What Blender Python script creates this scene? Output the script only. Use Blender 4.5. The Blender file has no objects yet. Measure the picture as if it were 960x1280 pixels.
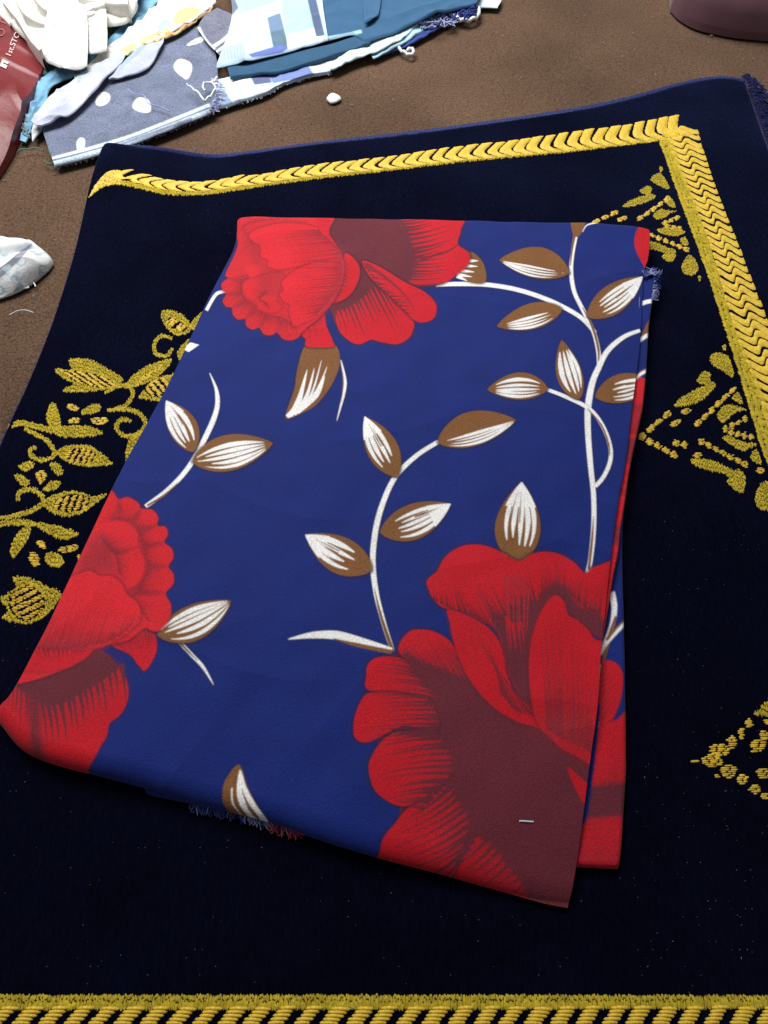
import bpy, bmesh, math, random
import numpy as np
from mathutils import Matrix, Vector
random.seed(7); RNG = np.random.default_rng(11)
SC = bpy.context.scene
COL = SC.collection

# ---------------------------------------------------------------- camera, light, exposure
H, PITCH, F = 0.56, math.radians(58.0), 961.0          # metres, looking down, focal length in 960-px units
cd = bpy.data.cameras.new('camera'); cam = bpy.data.objects.new('camera', cd); COL.objects.link(cam)
cam.location = (0, 0, H); cam.rotation_euler = (math.pi/2 - PITCH, 0, 0)
cd.sensor_fit = 'VERTICAL'; cd.sensor_height = 36.0; cd.lens = F/1280*36
cd.clip_start = 0.01; cd.clip_end = 50
SC.camera = cam
w = bpy.data.worlds.new('World'); SC.world = w; w.use_nodes = True
bg = w.node_tree.nodes['Background']; bg.inputs[0].default_value = (0.93, 0.96, 1.0, 1); bg.inputs[1].default_value = 0.17
def area(name, loc, target, sx, sy, power, col):
    l = bpy.data.lights.new(name, 'AREA'); l.shape = 'RECTANGLE'; l.size = sx; l.size_y = sy; l.energy = power; l.color = col; l.spread = math.radians(120)
    o = bpy.data.objects.new(name, l); COL.objects.link(o); o.location = loc
    o.rotation_euler = (Vector(target)-Vector(loc)).to_track_quat('-Z', 'Y').to_euler()
    return o
area('ceiling_lamp', (-0.5, 1.6, 1.6), (-.3, 1.3, 0), 1.6, 0.9, 33, (1.0, 0.98, 0.96))
SC.view_settings.view_transform = 'Standard'; SC.view_settings.look = 'None'
SC.view_settings.exposure = 0.0; SC.view_settings.gamma = 1.0
SC.view_settings.use_curve_mapping = False
SC.cycles.max_bounces = 6

# ---------------------------------------------------------------- helpers
SP, CP = math.sin(PITCH), math.cos(PITCH)
def U(px, py, z=0.0):                                   # point of the horizontal plane at height z
    a = (np.asarray(px, float)-480)/F; b = -(np.asarray(py, float)-640)/F
    dy = CP + b*SP; dz = -SP + b*CP
    t = (z-H)/dz
    return a*t, dy*t
def UA(pts, z=0.0):
    p = np.asarray(pts, float); x, y = U(p[:,0], p[:,1], z); return np.stack([x, y], 1)
def T(zone, s):                                         # 'x,y x,y' of an enlarged view -> photo units
    x0, y0, k = zone
    return [(x0+float(a)/k, y0+float(b)/k) for a, b in (q.split(',') for q in s.split())]
PX = (0, 0, 1)
def crom(pts, closed=False, n=8):
    p = np.asarray(pts, float); m = len(p)
    if m < 3: 
        t = np.linspace(0, 1, n+1)[:, None]; return p[0]*(1-t)+p[-1]*t
    out = []
    for i in range(m if closed else m-1):
        if closed: a, b, c, d = p[i-1], p[i], p[(i+1) % m], p[(i+2) % m]
        else: a, b, c, d = p[max(i-1, 0)], p[i], p[i+1], p[min(i+2, m-1)]
        t = np.linspace(0, 1, n, endpoint=False)[:, None]
        out.append(0.5*((2*b)+(c-a)*t+(2*a-5*b+4*c-d)*t*t+(3*b-a-3*c+d)*t**3))
    if not closed: out.append(p[-1:])
    return np.concatenate(out)
def resample(p, n):
    p = np.asarray(p, float); s = np.r_[0, np.cumsum(np.linalg.norm(np.diff(p, axis=0), axis=1))]
    t = np.linspace(0, s[-1], n); return np.stack([np.interp(t, s, p[:, k]) for k in range(p.shape[1])], 1)
def lin(c):
    c = np.asarray(c, float)/255; return np.where(c < .04045, c/12.92, ((c+.055)/1.055)**2.4)

class Canvas:                                           # flat print on a cloth, in cloth-plane metres
    def __init__(s, px_box, z, texel, base):
        x0, y0, x1, y1 = px_box
        c = UA([(x0, y0), (x1, y0), (x1, y1), (x0, y1)], z)
        s.z, s.t = z, texel; s.lo = c.min(0)-0.004; s.hi = c.max(0)+0.004
        s.w, s.h = [int(v) for v in np.ceil((s.hi-s.lo)/texel)]
        s.a = np.empty((s.h, s.w, 3), np.float32); s.a[:] = lin(base)
    def mask(s, P, blur=0):                              # coverage, 3x3 samples per texel
        p = (P-s.lo)/s.t; m = 3*blur+2
        x0, y0 = np.floor(p.min(0)).astype(int)-m; x1, y1 = np.ceil(p.max(0)).astype(int)+m
        x0, y0 = max(x0, 0), max(y0, 0); x1, y1 = min(x1, s.w), min(y1, s.h)
        if x1 <= x0 or y1 <= y0: return None
        SS = 3 if (x1-x0)*(y1-y0) < 90000 else 2
        W, Hh = (x1-x0)*SS, (y1-y0)*SS; g = np.zeros((Hh, W+1), np.int32); X0, Y0, X1, Y1 = x0*SS, y0*SS, x1*SS, y1*SS
        p = p*SS; q = np.roll(p, -1, 0)
        ya, yb, xa, xb = p[:, 1], q[:, 1], p[:, 0], q[:, 0]
        r0 = np.clip(np.ceil(np.minimum(ya, yb)-.5), Y0, Y1).astype(int); r1 = np.clip(np.ceil(np.maximum(ya, yb)-.5), Y0, Y1).astype(int)
        cnt = r1-r0; k = cnt > 0
        if not k.any(): return None
        idx = np.repeat(np.nonzero(k)[0], cnt[k]); off = np.arange(len(idx))-np.repeat(np.cumsum(cnt[k])-cnt[k], cnt[k])
        rows = r0[idx]+off; tt = (rows+.5-ya[idx])/(yb[idx]-ya[idx]); xx = xa[idx]+tt*(xb[idx]-xa[idx])
        ci = np.clip(np.ceil(xx-.5), X0, X1).astype(int)
        np.add.at(g, (rows-Y0, ci-X0), 1)
        mk = (np.cumsum(g, 1)[:, :W] & 1).astype(np.float32).reshape(y1-y0, SS, x1-x0, SS).mean((1, 3))
        for _ in range(2 if blur else 0):
            for ax in (0, 1):
                c = np.cumsum(np.pad(mk, [(blur+1, blur) if a == ax else (0, 0) for a in (0, 1)]), ax)
                n = 2*blur+1
                mk = (c[n:]-c[:-n] if ax == 0 else c[:, n:]-c[:, :-n])/n
        return slice(y0, y1), slice(x0, x1), mk
    def poly(s, P, col, alpha=1.0, blur=0):
        r = s.mask(P, blur)
        if r is None: return
        a, b, m = r; m = (m*alpha)[..., None]
        s.a[a, b] = s.a[a, b]*(1-m)+lin(col).astype(np.float32)*m
    def fill(s, pts, col, alpha=1.0, blur=0, smooth=True):
        s.poly(UA(crom(pts, True) if smooth else pts, s.z), col, alpha, blur)
    def stroke(s, pts, widths, col, alpha=1.0, blur=0):        # tapered stroke, widths in photo units
        c = crom(pts, n=10); k = np.linspace(0, 1, len(c)); wd = np.interp(k, np.linspace(0, 1, len(widths)), widths)
        d = np.gradient(c, axis=0); d /= np.linalg.norm(d, axis=1)[:, None]+1e-9; n = np.stack([-d[:, 1], d[:, 0]], 1)*wd[:, None]/2
        s.poly(UA(np.r_[c+n, (c-n)[::-1]], s.z), col, alpha, blur)
    def outline(s, pts, col, wpx=3.0, alpha=.7, blur=2):
        c = crom(pts, True); c = np.r_[c, c[:1]]; d = np.gradient(c, axis=0); d /= np.linalg.norm(d, axis=1)[:, None]+1e-9
        n = np.stack([-d[:, 1], d[:, 0]], 1)*wpx/2
        q = UA(np.r_[c+n, (c-n)[::-1]], s.z); s.poly(q, col, alpha, blur)
    def hatch(s, A, B, n, wpx, col, lo=.55, hi=1.0, bend=0.0, alpha=1.0, rev=False):
        """n tapering strokes from curve A to curve B; wpx None: as wide as their spacing on A, so wedges stay between"""
        a = resample(crom(A), n); b = resample(crom(B), n)
        sp_ = np.linalg.norm(np.diff(crom(A), axis=0), axis=1).sum()/max(n-1, 1)
        for i in range(n):
            k = random.uniform(lo, hi); q = sp_*.16 if wpx is None else wpx*.35; j = np.array([random.uniform(-1, 1), random.uniform(-1, 1)])*q
            wd = (sp_*1.12 if wpx is None else wpx)*random.uniform(.8, 1.15)
            p0 = a[i]+j; p1 = a[i]+(b[i]-a[i])*k+j; d = p1-p0; m = (p0+p1)/2+np.array([-d[1], d[0]])*bend
            s.stroke([p0, m, p1], [wd, wd*.5, wd*.28, wd*.16, .1] if not rev else [.12, wd*.5, wd], col, alpha)
    def sample(s, XY):
        p = (XY-s.lo)/s.t-.5; x = np.clip(p[:, 0], 1, s.w-3); y = np.clip(p[:, 1], 1, s.h-3)
        i = x.astype(int); j = y.astype(int); fx = (x-i)[:, None]; fy = (y-j)[:, None]
        return (s.a[j, i]*(1-fx)*(1-fy)+s.a[j, i+1]*fx*(1-fy)+s.a[j+1, i]*(1-fx)*fy+s.a[j+1, i+1]*fx*fy)
    def soften(s):                                      # 3x3 box: the ink edge is a thread wide
        p = np.pad(s.a, ((1, 1), (1, 1), (0, 0)), mode='edge'); o = np.zeros_like(s.a)
        for dy in (0, 1, 2):
            for dx in (0, 1, 2): o += p[dy:dy+s.h, dx:dx+s.w]
        s.a = o/9

def mesh_np(name, V, Q, mat, parent=None, smooth=True, col=None, loc=None):
    me = bpy.data.meshes.new(name); V = np.asarray(V, np.float32); Q = np.asarray(Q, np.int32)
    k = Q.shape[1]
    me.vertices.add(len(V)); me.vertices.foreach_set('co', V.ravel())
    me.loops.add(Q.size); me.loops.foreach_set('vertex_index', Q.ravel())
    me.polygons.add(len(Q)); me.polygons.foreach_set('loop_start', np.arange(0, Q.size, k, dtype=np.int32))
    me.polygons.foreach_set('use_smooth', np.full(len(Q), smooth))
    me.update(calc_edges=True); me.validate()
    if col is not None:
        at = me.color_attributes.new('print', 'FLOAT_COLOR', 'POINT')
        c = np.ones((len(V), 4), np.float32); c[:, :3] = col; at.data.foreach_set('color', c.ravel())
    me.materials.append(mat)
    o = bpy.data.objects.new(name, me); COL.objects.link(o)
    if parent is not None: o.parent = parent
    return o
def tag(o, label, cat, group=None, kind=None):
    o['label'] = label; o['category'] = cat
    if group: o['group'] = group
    if kind: o['kind'] = kind
    return o
def empty(name, label, cat, loc=(0, 0, 0), group=None):
    o = bpy.data.objects.new(name, None); COL.objects.link(o); o.location = loc; o.empty_display_size = .02
    return tag(o, label, cat, group)
def attach(o, root):                                    # keep world place
    o.parent = root; o.matrix_parent_inverse = Matrix.Translation(root.location).inverted(); return o

def grid_quads(nu, nv):
    i = np.arange(nu-1)[None, :]; j = np.arange(nv-1)[:, None]; a = (j*nu+i).ravel()
    return np.stack([a, a+nu, a+nu+1, a+1], 1)[:, ::1]
def ring_idx(nu, nv):
    t = np.arange(nu); r = np.arange(1, nv)*nu+nu-1; b = (nv-1)*nu+np.arange(nu-2, -1, -1); l = np.arange(nv-2, 0, -1)*nu
    return np.r_[t, r, b, l]
def coons(top, right, bottom, left, nu, nv, z):
    """four photo-unit curves (TL>TR, TR>BR, BL>BR, TL>BL), unprojected at height z -> (nv,nu,2) metres"""
    Tt, Bb = [resample(UA(crom(c), z), nu) for c in (top, bottom)]; L, R = [resample(UA(crom(c), z), nv) for c in (left, right)]
    u = np.linspace(0, 1, nu)[None, :, None]; v = np.linspace(0, 1, nv)[:, None, None]
    P = (1-v)*Tt[None]+v*Bb[None]+(1-u)*L[:, None]+u*R[:, None]
    P -= (1-u)*(1-v)*Tt[0]+u*(1-v)*Tt[-1]+(1-u)*v*Bb[0]+u*v*Bb[-1]
    return P
def waves(x, y, seed, amp, scale, n=6):
    r = np.random.default_rng(seed); o = np.zeros_like(x)
    for _ in range(n):
        a = r.uniform(0, 6.283); k = 6.283/scale*r.uniform(.6, 1.7); o = o+np.sin((x*math.cos(a)+y*math.sin(a))*k+r.uniform(0, 6.283))/n
    return o*amp*1.6
def creases(x, y, seed, scale, amp):                      # a few sharp creases in random directions
    r = np.random.default_rng(seed); o = np.zeros_like(x)
    for _ in range(5):
        a = r.uniform(0, 3.14); t = x*math.cos(a)+y*math.sin(a); q = -x*math.sin(a)+y*math.cos(a)
        o = o+np.clip(1-np.abs(np.sin(t*3.1416/scale*r.uniform(.5, 1.2)+.6*np.sin(q*6.283/scale*.4)+r.uniform(0, 6)))*3.2, 0, 1)**1.5*np.clip(np.sin(q*6.283/(scale*1.9)+r.uniform(0, 6))+.2, 0, 1)
    return o*amp
def roll(d, r, h=None):                                 # how far a folded edge of radius r has dropped at distance d inside it
    h = r if h is None else h
    q = np.clip((r-d)/r, 0, 1); return h*(1-np.sqrt(np.maximum(1-q*q, 0)))
def sheet(name, curves, zed, nu, nv, zfun, canvas, mat, parent=None, skirt=None, floor=None, under=True):
    """a piece of cloth: grid between four curves, height from zfun(u,v,x,y), a rim turned down by skirt (or to floor)"""
    P = coons(*curves, nu, nv, zed); x, y = P[..., 0], P[..., 1]
    u, v = np.meshgrid(np.linspace(0, 1, nu), np.linspace(0, 1, nv))
    z = zfun(u, v, x, y)*np.ones_like(x)
    V = np.stack([x, y, z], -1).reshape(-1, 3); Q = grid_quads(nu, nv)
    rim = ring_idx(nu, nv); D = V[rim].copy()
    if floor is not None: D[:, 2] = np.minimum(floor, D[:, 2]-.0004)
    else: D[:, 2] -= skirt
    nb = len(V); m = len(rim); k = np.arange(m)            # the rim has its own vertices: a crisp cut edge
    Q = np.r_[Q, np.stack([nb+k, nb+(k+1) % m, nb+m+(k+1) % m, nb+m+k], 1)]
    V = np.r_[V, V[rim], D]
    col = None
    if canvas is not None:
        if hasattr(canvas, 'sample'): col = canvas.sample(V[:, :2]*((H-canvas.z)/(H-V[:, 2]))[:, None])
        else: col = np.tile(lin(canvas).astype(np.float32), (len(V), 1))
    return mesh_np(name, V, Q, mat, parent, True, col)
def tube(pts, r, seg=5):
    p = np.asarray(pts, float); d = np.gradient(p, axis=0); d /= np.linalg.norm(d, axis=1)[:, None]+1e-12
    up = np.where(np.abs(d[:, 2:3]) > .9, [[1., 0, 0]], [[0, 0, 1.]]); a = np.cross(d, up); a /= np.linalg.norm(a, axis=1)[:, None]+1e-12; b = np.cross(a, d)
    r = np.broadcast_to(r, (len(p),)); th = np.arange(seg)/seg*6.28318
    V = (p[:, None]+(np.cos(th)[None, :, None]*a[:, None]+np.sin(th)[None, :, None]*b[:, None])*r[:, None, None]).reshape(-1, 3)
    n = len(p); i = np.arange(n-1)[:, None]*seg; j = np.arange(seg)[None]
    Q = np.stack([i+j, i+(j+1) % seg, i+seg+(j+1) % seg, i+seg+j], -1).reshape(-1, 4)
    return V, Q
class Bag:
    def __init__(s): s.V = []; s.Q = []; s.n = 0
    def add(s, VQ):
        V, Q = VQ; s.V.append(V); s.Q.append(np.asarray(Q)+s.n); s.n += len(V)
    def build(s, name, mat, parent=None, smooth=True): return mesh_np(name, np.concatenate(s.V), np.concatenate(s.Q), mat, parent, smooth)
def curl(px_pts, z, r, n=10, jz=0.0, seg=5):            # a thread lying along photo-unit points
    c = crom(px_pts, n=n); xy = UA(c, z); zz = z+r+jz*np.abs(np.sin(np.arange(len(c))*.35))
    return tube(np.c_[xy, zz], r, seg)

# ---------------------------------------------------------------- materials
def mat(name, base=None, rough=.9, sheen=0., sheen_tint=(1, 1, 1), sheen_rough=.4, attr=None, grain=None, bump=None, spec=.3, metal=0., mott=None, coat=0., fold=None):
    m = bpy.data.materials.new(name); m.use_nodes = True; N, L = m.node_tree.nodes, m.node_tree.links
    b = N['Principled BSDF']; b.inputs['Roughness'].default_value = rough; b.inputs['Specular IOR Level'].default_value = spec
    b.inputs['Metallic'].default_value = metal; b.inputs['Coat Weight'].default_value = coat; b.inputs['Coat Roughness'].default_value = .25
    b.inputs['Sheen Weight'].default_value = sheen; b.inputs['Sheen Tint'].default_value = (*sheen_tint, 1); b.inputs['Sheen Roughness'].default_value = sheen_rough
    tc = N.new('ShaderNodeTexCoord'); src = None
    if attr:
        a = N.new('ShaderNodeAttribute'); a.attribute_name = attr; src = a.outputs['Color']
    else:
        c = N.new('ShaderNodeRGB'); c.outputs[0].default_value = (*lin(base), 1); src = c.outputs[0]
    def noise(scale, detail=2, vec=None):
        n = N.new('ShaderNodeTexNoise'); n.inputs['Scale'].default_value = scale; n.inputs['Detail'].default_value = detail
        L.new(vec or tc.outputs['Object'], n.inputs['Vector']); return n
    for spec_ in (grain, mott):                          # (scale, low factor, high factor[, stretch])
        if not spec_: continue
        vec = None
        if len(spec_) > 3:
            mp = N.new('ShaderNodeMapping'); mp.inputs['Scale'].default_value = spec_[3]; L.new(tc.outputs['Object'], mp.inputs['Vector']); vec = mp.outputs[0]
        n = noise(spec_[0], 2, vec); r = N.new('ShaderNodeMapRange'); r.inputs['From Min'].default_value = .3; r.inputs['From Max'].default_value = .7
        r.inputs['To Min'].default_value = spec_[1]; r.inputs['To Max'].default_value = spec_[2]; L.new(n.outputs['Fac'], r.inputs['Value'])
        x = N.new('ShaderNodeVectorMath'); x.operation = 'SCALE'; L.new(src, x.inputs[0]); L.new(r.outputs[0], x.inputs['Scale']); src = x.outputs[0]
    L.new(src, b.inputs['Base Color'])
    if bump:                                             # (scale, strength, distance[, stretch])
        vec = None
        if len(bump) > 3:
            mp = N.new('ShaderNodeMapping'); mp.inputs['Scale'].default_value = bump[3]; L.new(tc.outputs['Object'], mp.inputs['Vector']); vec = mp.outputs[0]
        n = noise(bump[0], 3, vec); q = N.new('ShaderNodeBump'); q.inputs['Strength'].default_value = bump[1]; q.inputs['Distance'].default_value = bump[2]
        L.new(n.outputs['Fac'], q.inputs['Height']); L.new(q.outputs[0], b.inputs['Normal'])
    return m
M_PRINT = mat('printed_cotton', attr='print', rough=.75, spec=.2, sheen=.07, sheen_rough=.5, grain=(950, .74, 1.24), mott=(24, .93, 1.06), bump=(800, .45, .0008))
M_CLOTH = mat('scrap_cotton', attr='print', rough=.9, spec=.15, sheen=.1, grain=(700, .88, 1.1), mott=(60, .93, 1.05), bump=(420, .35, .001))
M_VELVET = mat('navy_velvet', (4, 5, 18), rough=1, spec=.02, sheen=1.0, sheen_tint=(.20, .30, 1.0), sheen_rough=.365, grain=(520, .55, 1.5, (1, .28, 1)), mott=(16, .75, 1.2), bump=(700, .6, .0012, (1, .4, 1)))
def brushed(m):
    N, L = m.node_tree.nodes, m.node_tree.links; b = N['Principled BSDF']; tc = N.new('ShaderNodeTexCoord')
    n = N.new('ShaderNodeTexNoise'); n.inputs['Scale'].default_value = 7; n.inputs['Detail'].default_value = 4; L.new(tc.outputs['Object'], n.inputs['Vector'])
    wv = N.new('ShaderNodeTexWave'); wv.bands_direction = 'Y'; wv.inputs['Scale'].default_value = 95; wv.inputs['Distortion'].default_value = .8; wv.inputs['Detail'].default_value = 2; L.new(tc.outputs['Object'], wv.inputs['Vector'])
    r = N.new('ShaderNodeMapRange'); r.inputs['From Min'].default_value = .35; r.inputs['From Max'].default_value = .68; r.inputs['To Min'].default_value = .35; r.inputs['To Max'].default_value = 1.0; L.new(n.outputs['Fac'], r.inputs['Value'])
    k = N.new('ShaderNodeMapRange'); k.inputs['To Min'].default_value = .7; k.inputs['To Max'].default_value = 1.0; L.new(wv.outputs['Fac'], k.inputs['Value'])
    x = N.new('ShaderNodeMath'); x.operation = 'MULTIPLY'; L.new(r.outputs[0], x.inputs[0]); L.new(k.outputs[0], x.inputs[1]); L.new(x.outputs[0], b.inputs['Sheen Weight'])
brushed(M_VELVET)
M_GOLD = mat('bright_gold_thread', (228, 192, 58), rough=.5, spec=.45, sheen=.1, grain=(600, .74, 1.2), mott=(70, .86, 1.1), bump=(900, .5, .0008))
M_OLIVE = mat('old_gold_pile', (190, 168, 46), rough=.85, spec=.2, sheen=.25, sheen_tint=(1, .85, .4), grain=(600, .65, 1.25), mott=(90, .8, 1.12))
M_BLUEFRAY = mat('blue_thread', (44, 60, 135), rough=.9, sheen=.3, sheen_tint=(.5, .6, 1))
M_NAVYFRAY = mat('navy_edge_thread', (26, 34, 84), rough=.9, sheen=.5, sheen_tint=(.3, .4, 1))
M_WHITE = mat('white_thread', (225, 232, 238), rough=.9, sheen=.2)
M_LINT = mat('lint', (150, 152, 160), rough=1, spec=.1)
M_CARPET = mat('brown_carpet', (97, 76, 61), rough=1, spec=.05, sheen=.15, sheen_tint=(1, .85, .7), grain=(420, .74, 1.24), mott=(6, .76, 1.16), bump=(320, .55, .003))
M_PLASTIC = mat('red_plastic_film', (112, 30, 34), rough=.42, spec=.5, mott=(14, .8, 1.12), bump=(40, .25, .006))
M_STEEL = mat('pin_steel', (206, 216, 228), rough=.3, spec=.8)

# ---------------------------------------------------------------- the carpet floor
def carpet():
    n = 260; x, y = np.meshgrid(np.linspace(-1.6, 1.6, n), np.linspace(2.6, -.5, n))
    z = waves(x, y, 3, .0012, .25)
    o = mesh_np('carpet_floor', np.stack([x, y, z-.0015], -1).reshape(-1, 3), grid_quads(n, n), M_CARPET); o['kind'] = 'structure'
    bag = Bag()                                          # the pile itself where the photograph shows it bare
    pts = []
    for box, k in (((0, 175, 150, 480), 9000), ((150, 0, 960, 215), 26000), ((0, 480, 60, 560), 900)):
        pts.append(np.stack([RNG.uniform(box[0], box[2], k), RNG.uniform(box[1], box[3], k)], 1))
    p = UA(np.concatenate(pts)); m = len(p)
    a = RNG.uniform(0, 6.283, m); ln = RNG.uniform(.001, .0032, m); wd = RNG.uniform(.0003, .0007, m); hh = RNG.uniform(.0004, .0013, m)
    dx, dy = np.cos(a), np.sin(a); z0 = waves(p[:, 0], p[:, 1], 3, .0012, .25)-.0016
    A = np.stack([p[:, 0]-dy*wd, p[:, 1]+dx*wd, z0], 1); B = np.stack([p[:, 0]+dy*wd, p[:, 1]-dx*wd, z0], 1); C = np.stack([p[:, 0]+dx*ln, p[:, 1]+dy*ln, z0+hh], 1)
    V = np.stack([A, B, C], 1).reshape(-1, 3); Q = np.arange(3*m).reshape(-1, 3)
    f = mesh_np('pile', V, Q, M_CARPET, o, False); f['kind'] = 'stuff'
carpet()

# ---------------------------------------------------------------- the prayer rug
ZR = 0.012                                               # its pile surface, doubled under along its left side
TOPC = T(PX, '128,200 133,187 145,184 200,188 262,197 310,193 390,182 530,166 640,151 735,136 800,121 850,107 900,99 932,104')
LEFTC = T(PX, '128,200 110,250 90,330 62,415 30,490 4,546 -60,700 -170,960 -330,1330')
RIGHTC = T(PX, '932,104 940,128 950,157 960,185 1000,290 1120,620 1390,1330')
BOTC = T(PX, '-330,1330 300,1330 900,1330 1390,1330')
RUG_U = None
def rug_height(u, v, x, y, wx, wy):
    z = ZR+waves(x, y, 21, .0008, .22)
    z = z-roll(u*wx, .012, .0105)-roll(v*wy, .007, .0065)-roll((1-u)*wx, .006, .004)
    return np.maximum(z+.006*np.exp(-((u*wx-.03)/.03)**2-((v*wy-.03)/.05)**2), .0012)
rug = empty('prayer_rug', 'dark navy velvet prayer rug with gold braid border and gold brocade flowers', 'rug')
def build_rug():
    nu, nv = 360, 330
    P = coons(TOPC, RIGHTC, BOTC, LEFTC, nu, nv, .008)
    # gather grid lines towards the rolled left and far edges
    x, y = P[..., 0], P[..., 1]; u, v = np.meshgrid(np.linspace(0, 1, nu), np.linspace(0, 1, nv))
    z = rug_height(u, v, x, y, .95, .85)
    V = np.stack([x, y, z], -1).reshape(-1, 3); Q = grid_quads(nu, nv); rim = ring_idx(nu, nv); D = V[rim].copy(); D[:, 2] = .0004
    nb = len(V); m = len(rim); k = np.arange(m); Q = np.r_[Q, np.stack([rim[k], rim[(k+1) % m], nb+(k+1) % m, nb+k], 1)]
    global RUG_P; RUG_P = V[:nb].reshape(nv, nu, 3)
    mesh_np('velvet_pile', np.r_[V, D], Q, M_VELVET, rug)
build_rug()
_rp = RUG_P[::3, ::3].reshape(-1, 3)
def zr(x, y):                                            # height of the rug at one point, from its own mesh
    d = (_rp[:, 0]-x)**2+(_rp[:, 1]-y)**2; i = np.argpartition(d, 3)[:4]; w_ = 1/(d[i]+1e-8); return float((_rp[i, 2]*w_).sum()/w_.sum())

def fuzz(name, curve, z, n, ln, r, material, out=1, spread=.6, zj=.004):
    c = resample(UA(crom(curve), z), n); d = np.gradient(c, axis=0); d /= np.linalg.norm(d, axis=1)[:, None]; nn = np.stack([-d[:, 1], d[:, 0]], 1)*out
    V = []; 
    for i in range(n):
        a = nn[i]+d[i]*random.uniform(-spread, spread); L = ln*random.uniform(.4, 1.1); z0 = z+random.uniform(-zj, zj)*.5
        b = c[i]-nn[i]*.0015; e = b+a*L; q = d[i]*r
        V += [(b[0]-q[0], b[1]-q[1], z0), (b[0]+q[0], b[1]+q[1], z0), (e[0], e[1], max(z0+random.uniform(-zj, zj*.6), .0006))]
    o = mesh_np(name, V, np.arange(3*n).reshape(-1, 3), material, rug, False); o['kind'] = 'stuff'
    return o
# overcast edge along the far side and the stitched selvage at the far right corner
def edge_binding():
    c = resample(UA(crom(TOPC[2:]), .007), 420); b = Bag()
    for i in range(0, 418):                              # short overcast loops, each across the edge
        t = c[min(i+1, 419)]-c[i]; t /= np.linalg.norm(t)+1e-9; n = np.array([-t[1], t[0]]); k = random.uniform(.85, 1.2)
        q = [(*(c[i]-n*.006*k), .0108), (*(c[i]-n*.002+t*.0008), .0116), (*(c[i]+n*.0022*k+t*.0014), .009), (*(c[i]+n*.0028*k+t*.002), .0035)]
        b.add(tube(q, .0010*k, 4))
    b.build('edge_binding', M_NAVYFRAY, rug)
    f = Bag(); c = resample(UA(crom(T(PX, '926,101 934,112 942,134 952,162 964,195 1000,290')), .006), 90)
    for i in range(90):
        t = c[min(i+1, 89)]-c[max(i-1, 0)]; t /= np.linalg.norm(t); n = np.array([t[1], -t[0]])*(1 if t[1] < 0 else 1); n = np.array([abs(n[0]), n[1] if n[0] > 0 else -n[1]])
        for s in range(4):
            L = random.uniform(.012, .034); a = random.uniform(-.5, .35); e = n+t*a
            p0 = c[i]-n*.002; q = [(*p0, .011), (*(p0+e*L*.35), .012+random.uniform(0, .003)), (*(p0+e*L*.7+t*random.uniform(-.003, .003)), .007), (*(p0+e*L+t*random.uniform(-.005, .005)), .0025)]
            f.add(tube(crom(q, n=3), random.uniform(.0004, .0008), 4))
    f.build('selvage_fringe', M_NAVYFRAY, rug)['kind'] = 'stuff'
edge_binding()
fuzz('edge_fuzz', LEFTC[:7], .006, 1500, .0035, .0003, M_NAVYFRAY, -1)
fuzz('edge_fuzz', TOPC, .008, 1600, .004, .0003, M_NAVYFRAY, 1)

# gold threads: every segment is a small raised rib
def ribs(segs, wd, hh, jz=.0004, z=None):
    """segs (n,4): x0,y0,x1,y1 -> ribs with a ridge and lowered ends"""
    s = np.asarray(segs, float); n = len(s)
    a, b = s[:, :2], s[:, 2:]; d = b-a; L = np.linalg.norm(d, axis=1)[:, None]+1e-9; d = d/L; nn = np.stack([-d[:, 1], d[:, 0]], 1)
    W = wd*RNG.uniform(.8, 1.2, (n, 1)); zt = hh+RNG.uniform(-jz, jz, n)
    mid = (a+b)/2; zb = np.array([zr(*q) for q in mid]) if z is None else np.full(n, z)
    V = np.empty((n, 4, 3, 3))
    for i, (f, k, lift) in enumerate(((0, .45, -.2), (.2, 1, 1), (.8, 1, 1), (1, .45, -.2))):
        c = a+d*L*f
        for j, (o, zz) in enumerate(((-1, -.35), (0, 1), (1, -.35))):
            V[:, i, j, :2] = c+nn*W*k*o; V[:, i, j, 2] = zb+zt*(zz if zz < 0 else lift)
    base = np.arange(n)[:, None, None]*12; i = np.arange(3)[None, :, None]*3; j = np.arange(2)[None, None]
    q = (base+i+j).ravel(); return V.reshape(-1, 3), np.stack([q, q+1, q+4, q+3], 1)
def threads(P, ang, pitch, seg, jit, gap=.0):
    """parallel thread segments that fill the polygon P (metres)"""
    c, s = math.cos(ang), math.sin(ang); R = np.array([[c, s], [-s, c]]); P = P if isinstance(P, list) else [P]   # later contours are holes
    p = np.concatenate([k@R.T for k in P]); q = np.concatenate([np.roll(k@R.T, -1, 0) for k in P]); out = []
    y = p[:, 1].min()+pitch*random.uniform(.2, .6)
    while y < p[:, 1].max():
        k = ((p[:, 1] <= y) != (q[:, 1] <= y)); xs = np.sort(p[k, 0]+(y-p[k, 1])/(q[k, 1]-p[k, 1])*(q[k, 0]-p[k, 0]))
        for x0, x1 in zip(xs[::2], xs[1::2]):
            x0 -= random.uniform(-jit*.6, jit); x1 += random.uniform(-jit*.6, jit)
            if x1-x0 < seg*.3: x1 = x0+seg*.5
            x = x0
            while x < x1-1e-6:
                e = min(x+seg*random.uniform(.7, 1.3), x1)
                if x1-e < seg*.3: e = x1
                yy = y+random.uniform(-.15, .15)*pitch
                out.append([x+gap/2, yy, e-gap/2, yy+random.uniform(-.12, .12)*pitch]); x = e
        y += pitch
    o = np.array(out).reshape(-1, 2); return (o@R).reshape(-1, 4)
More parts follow.
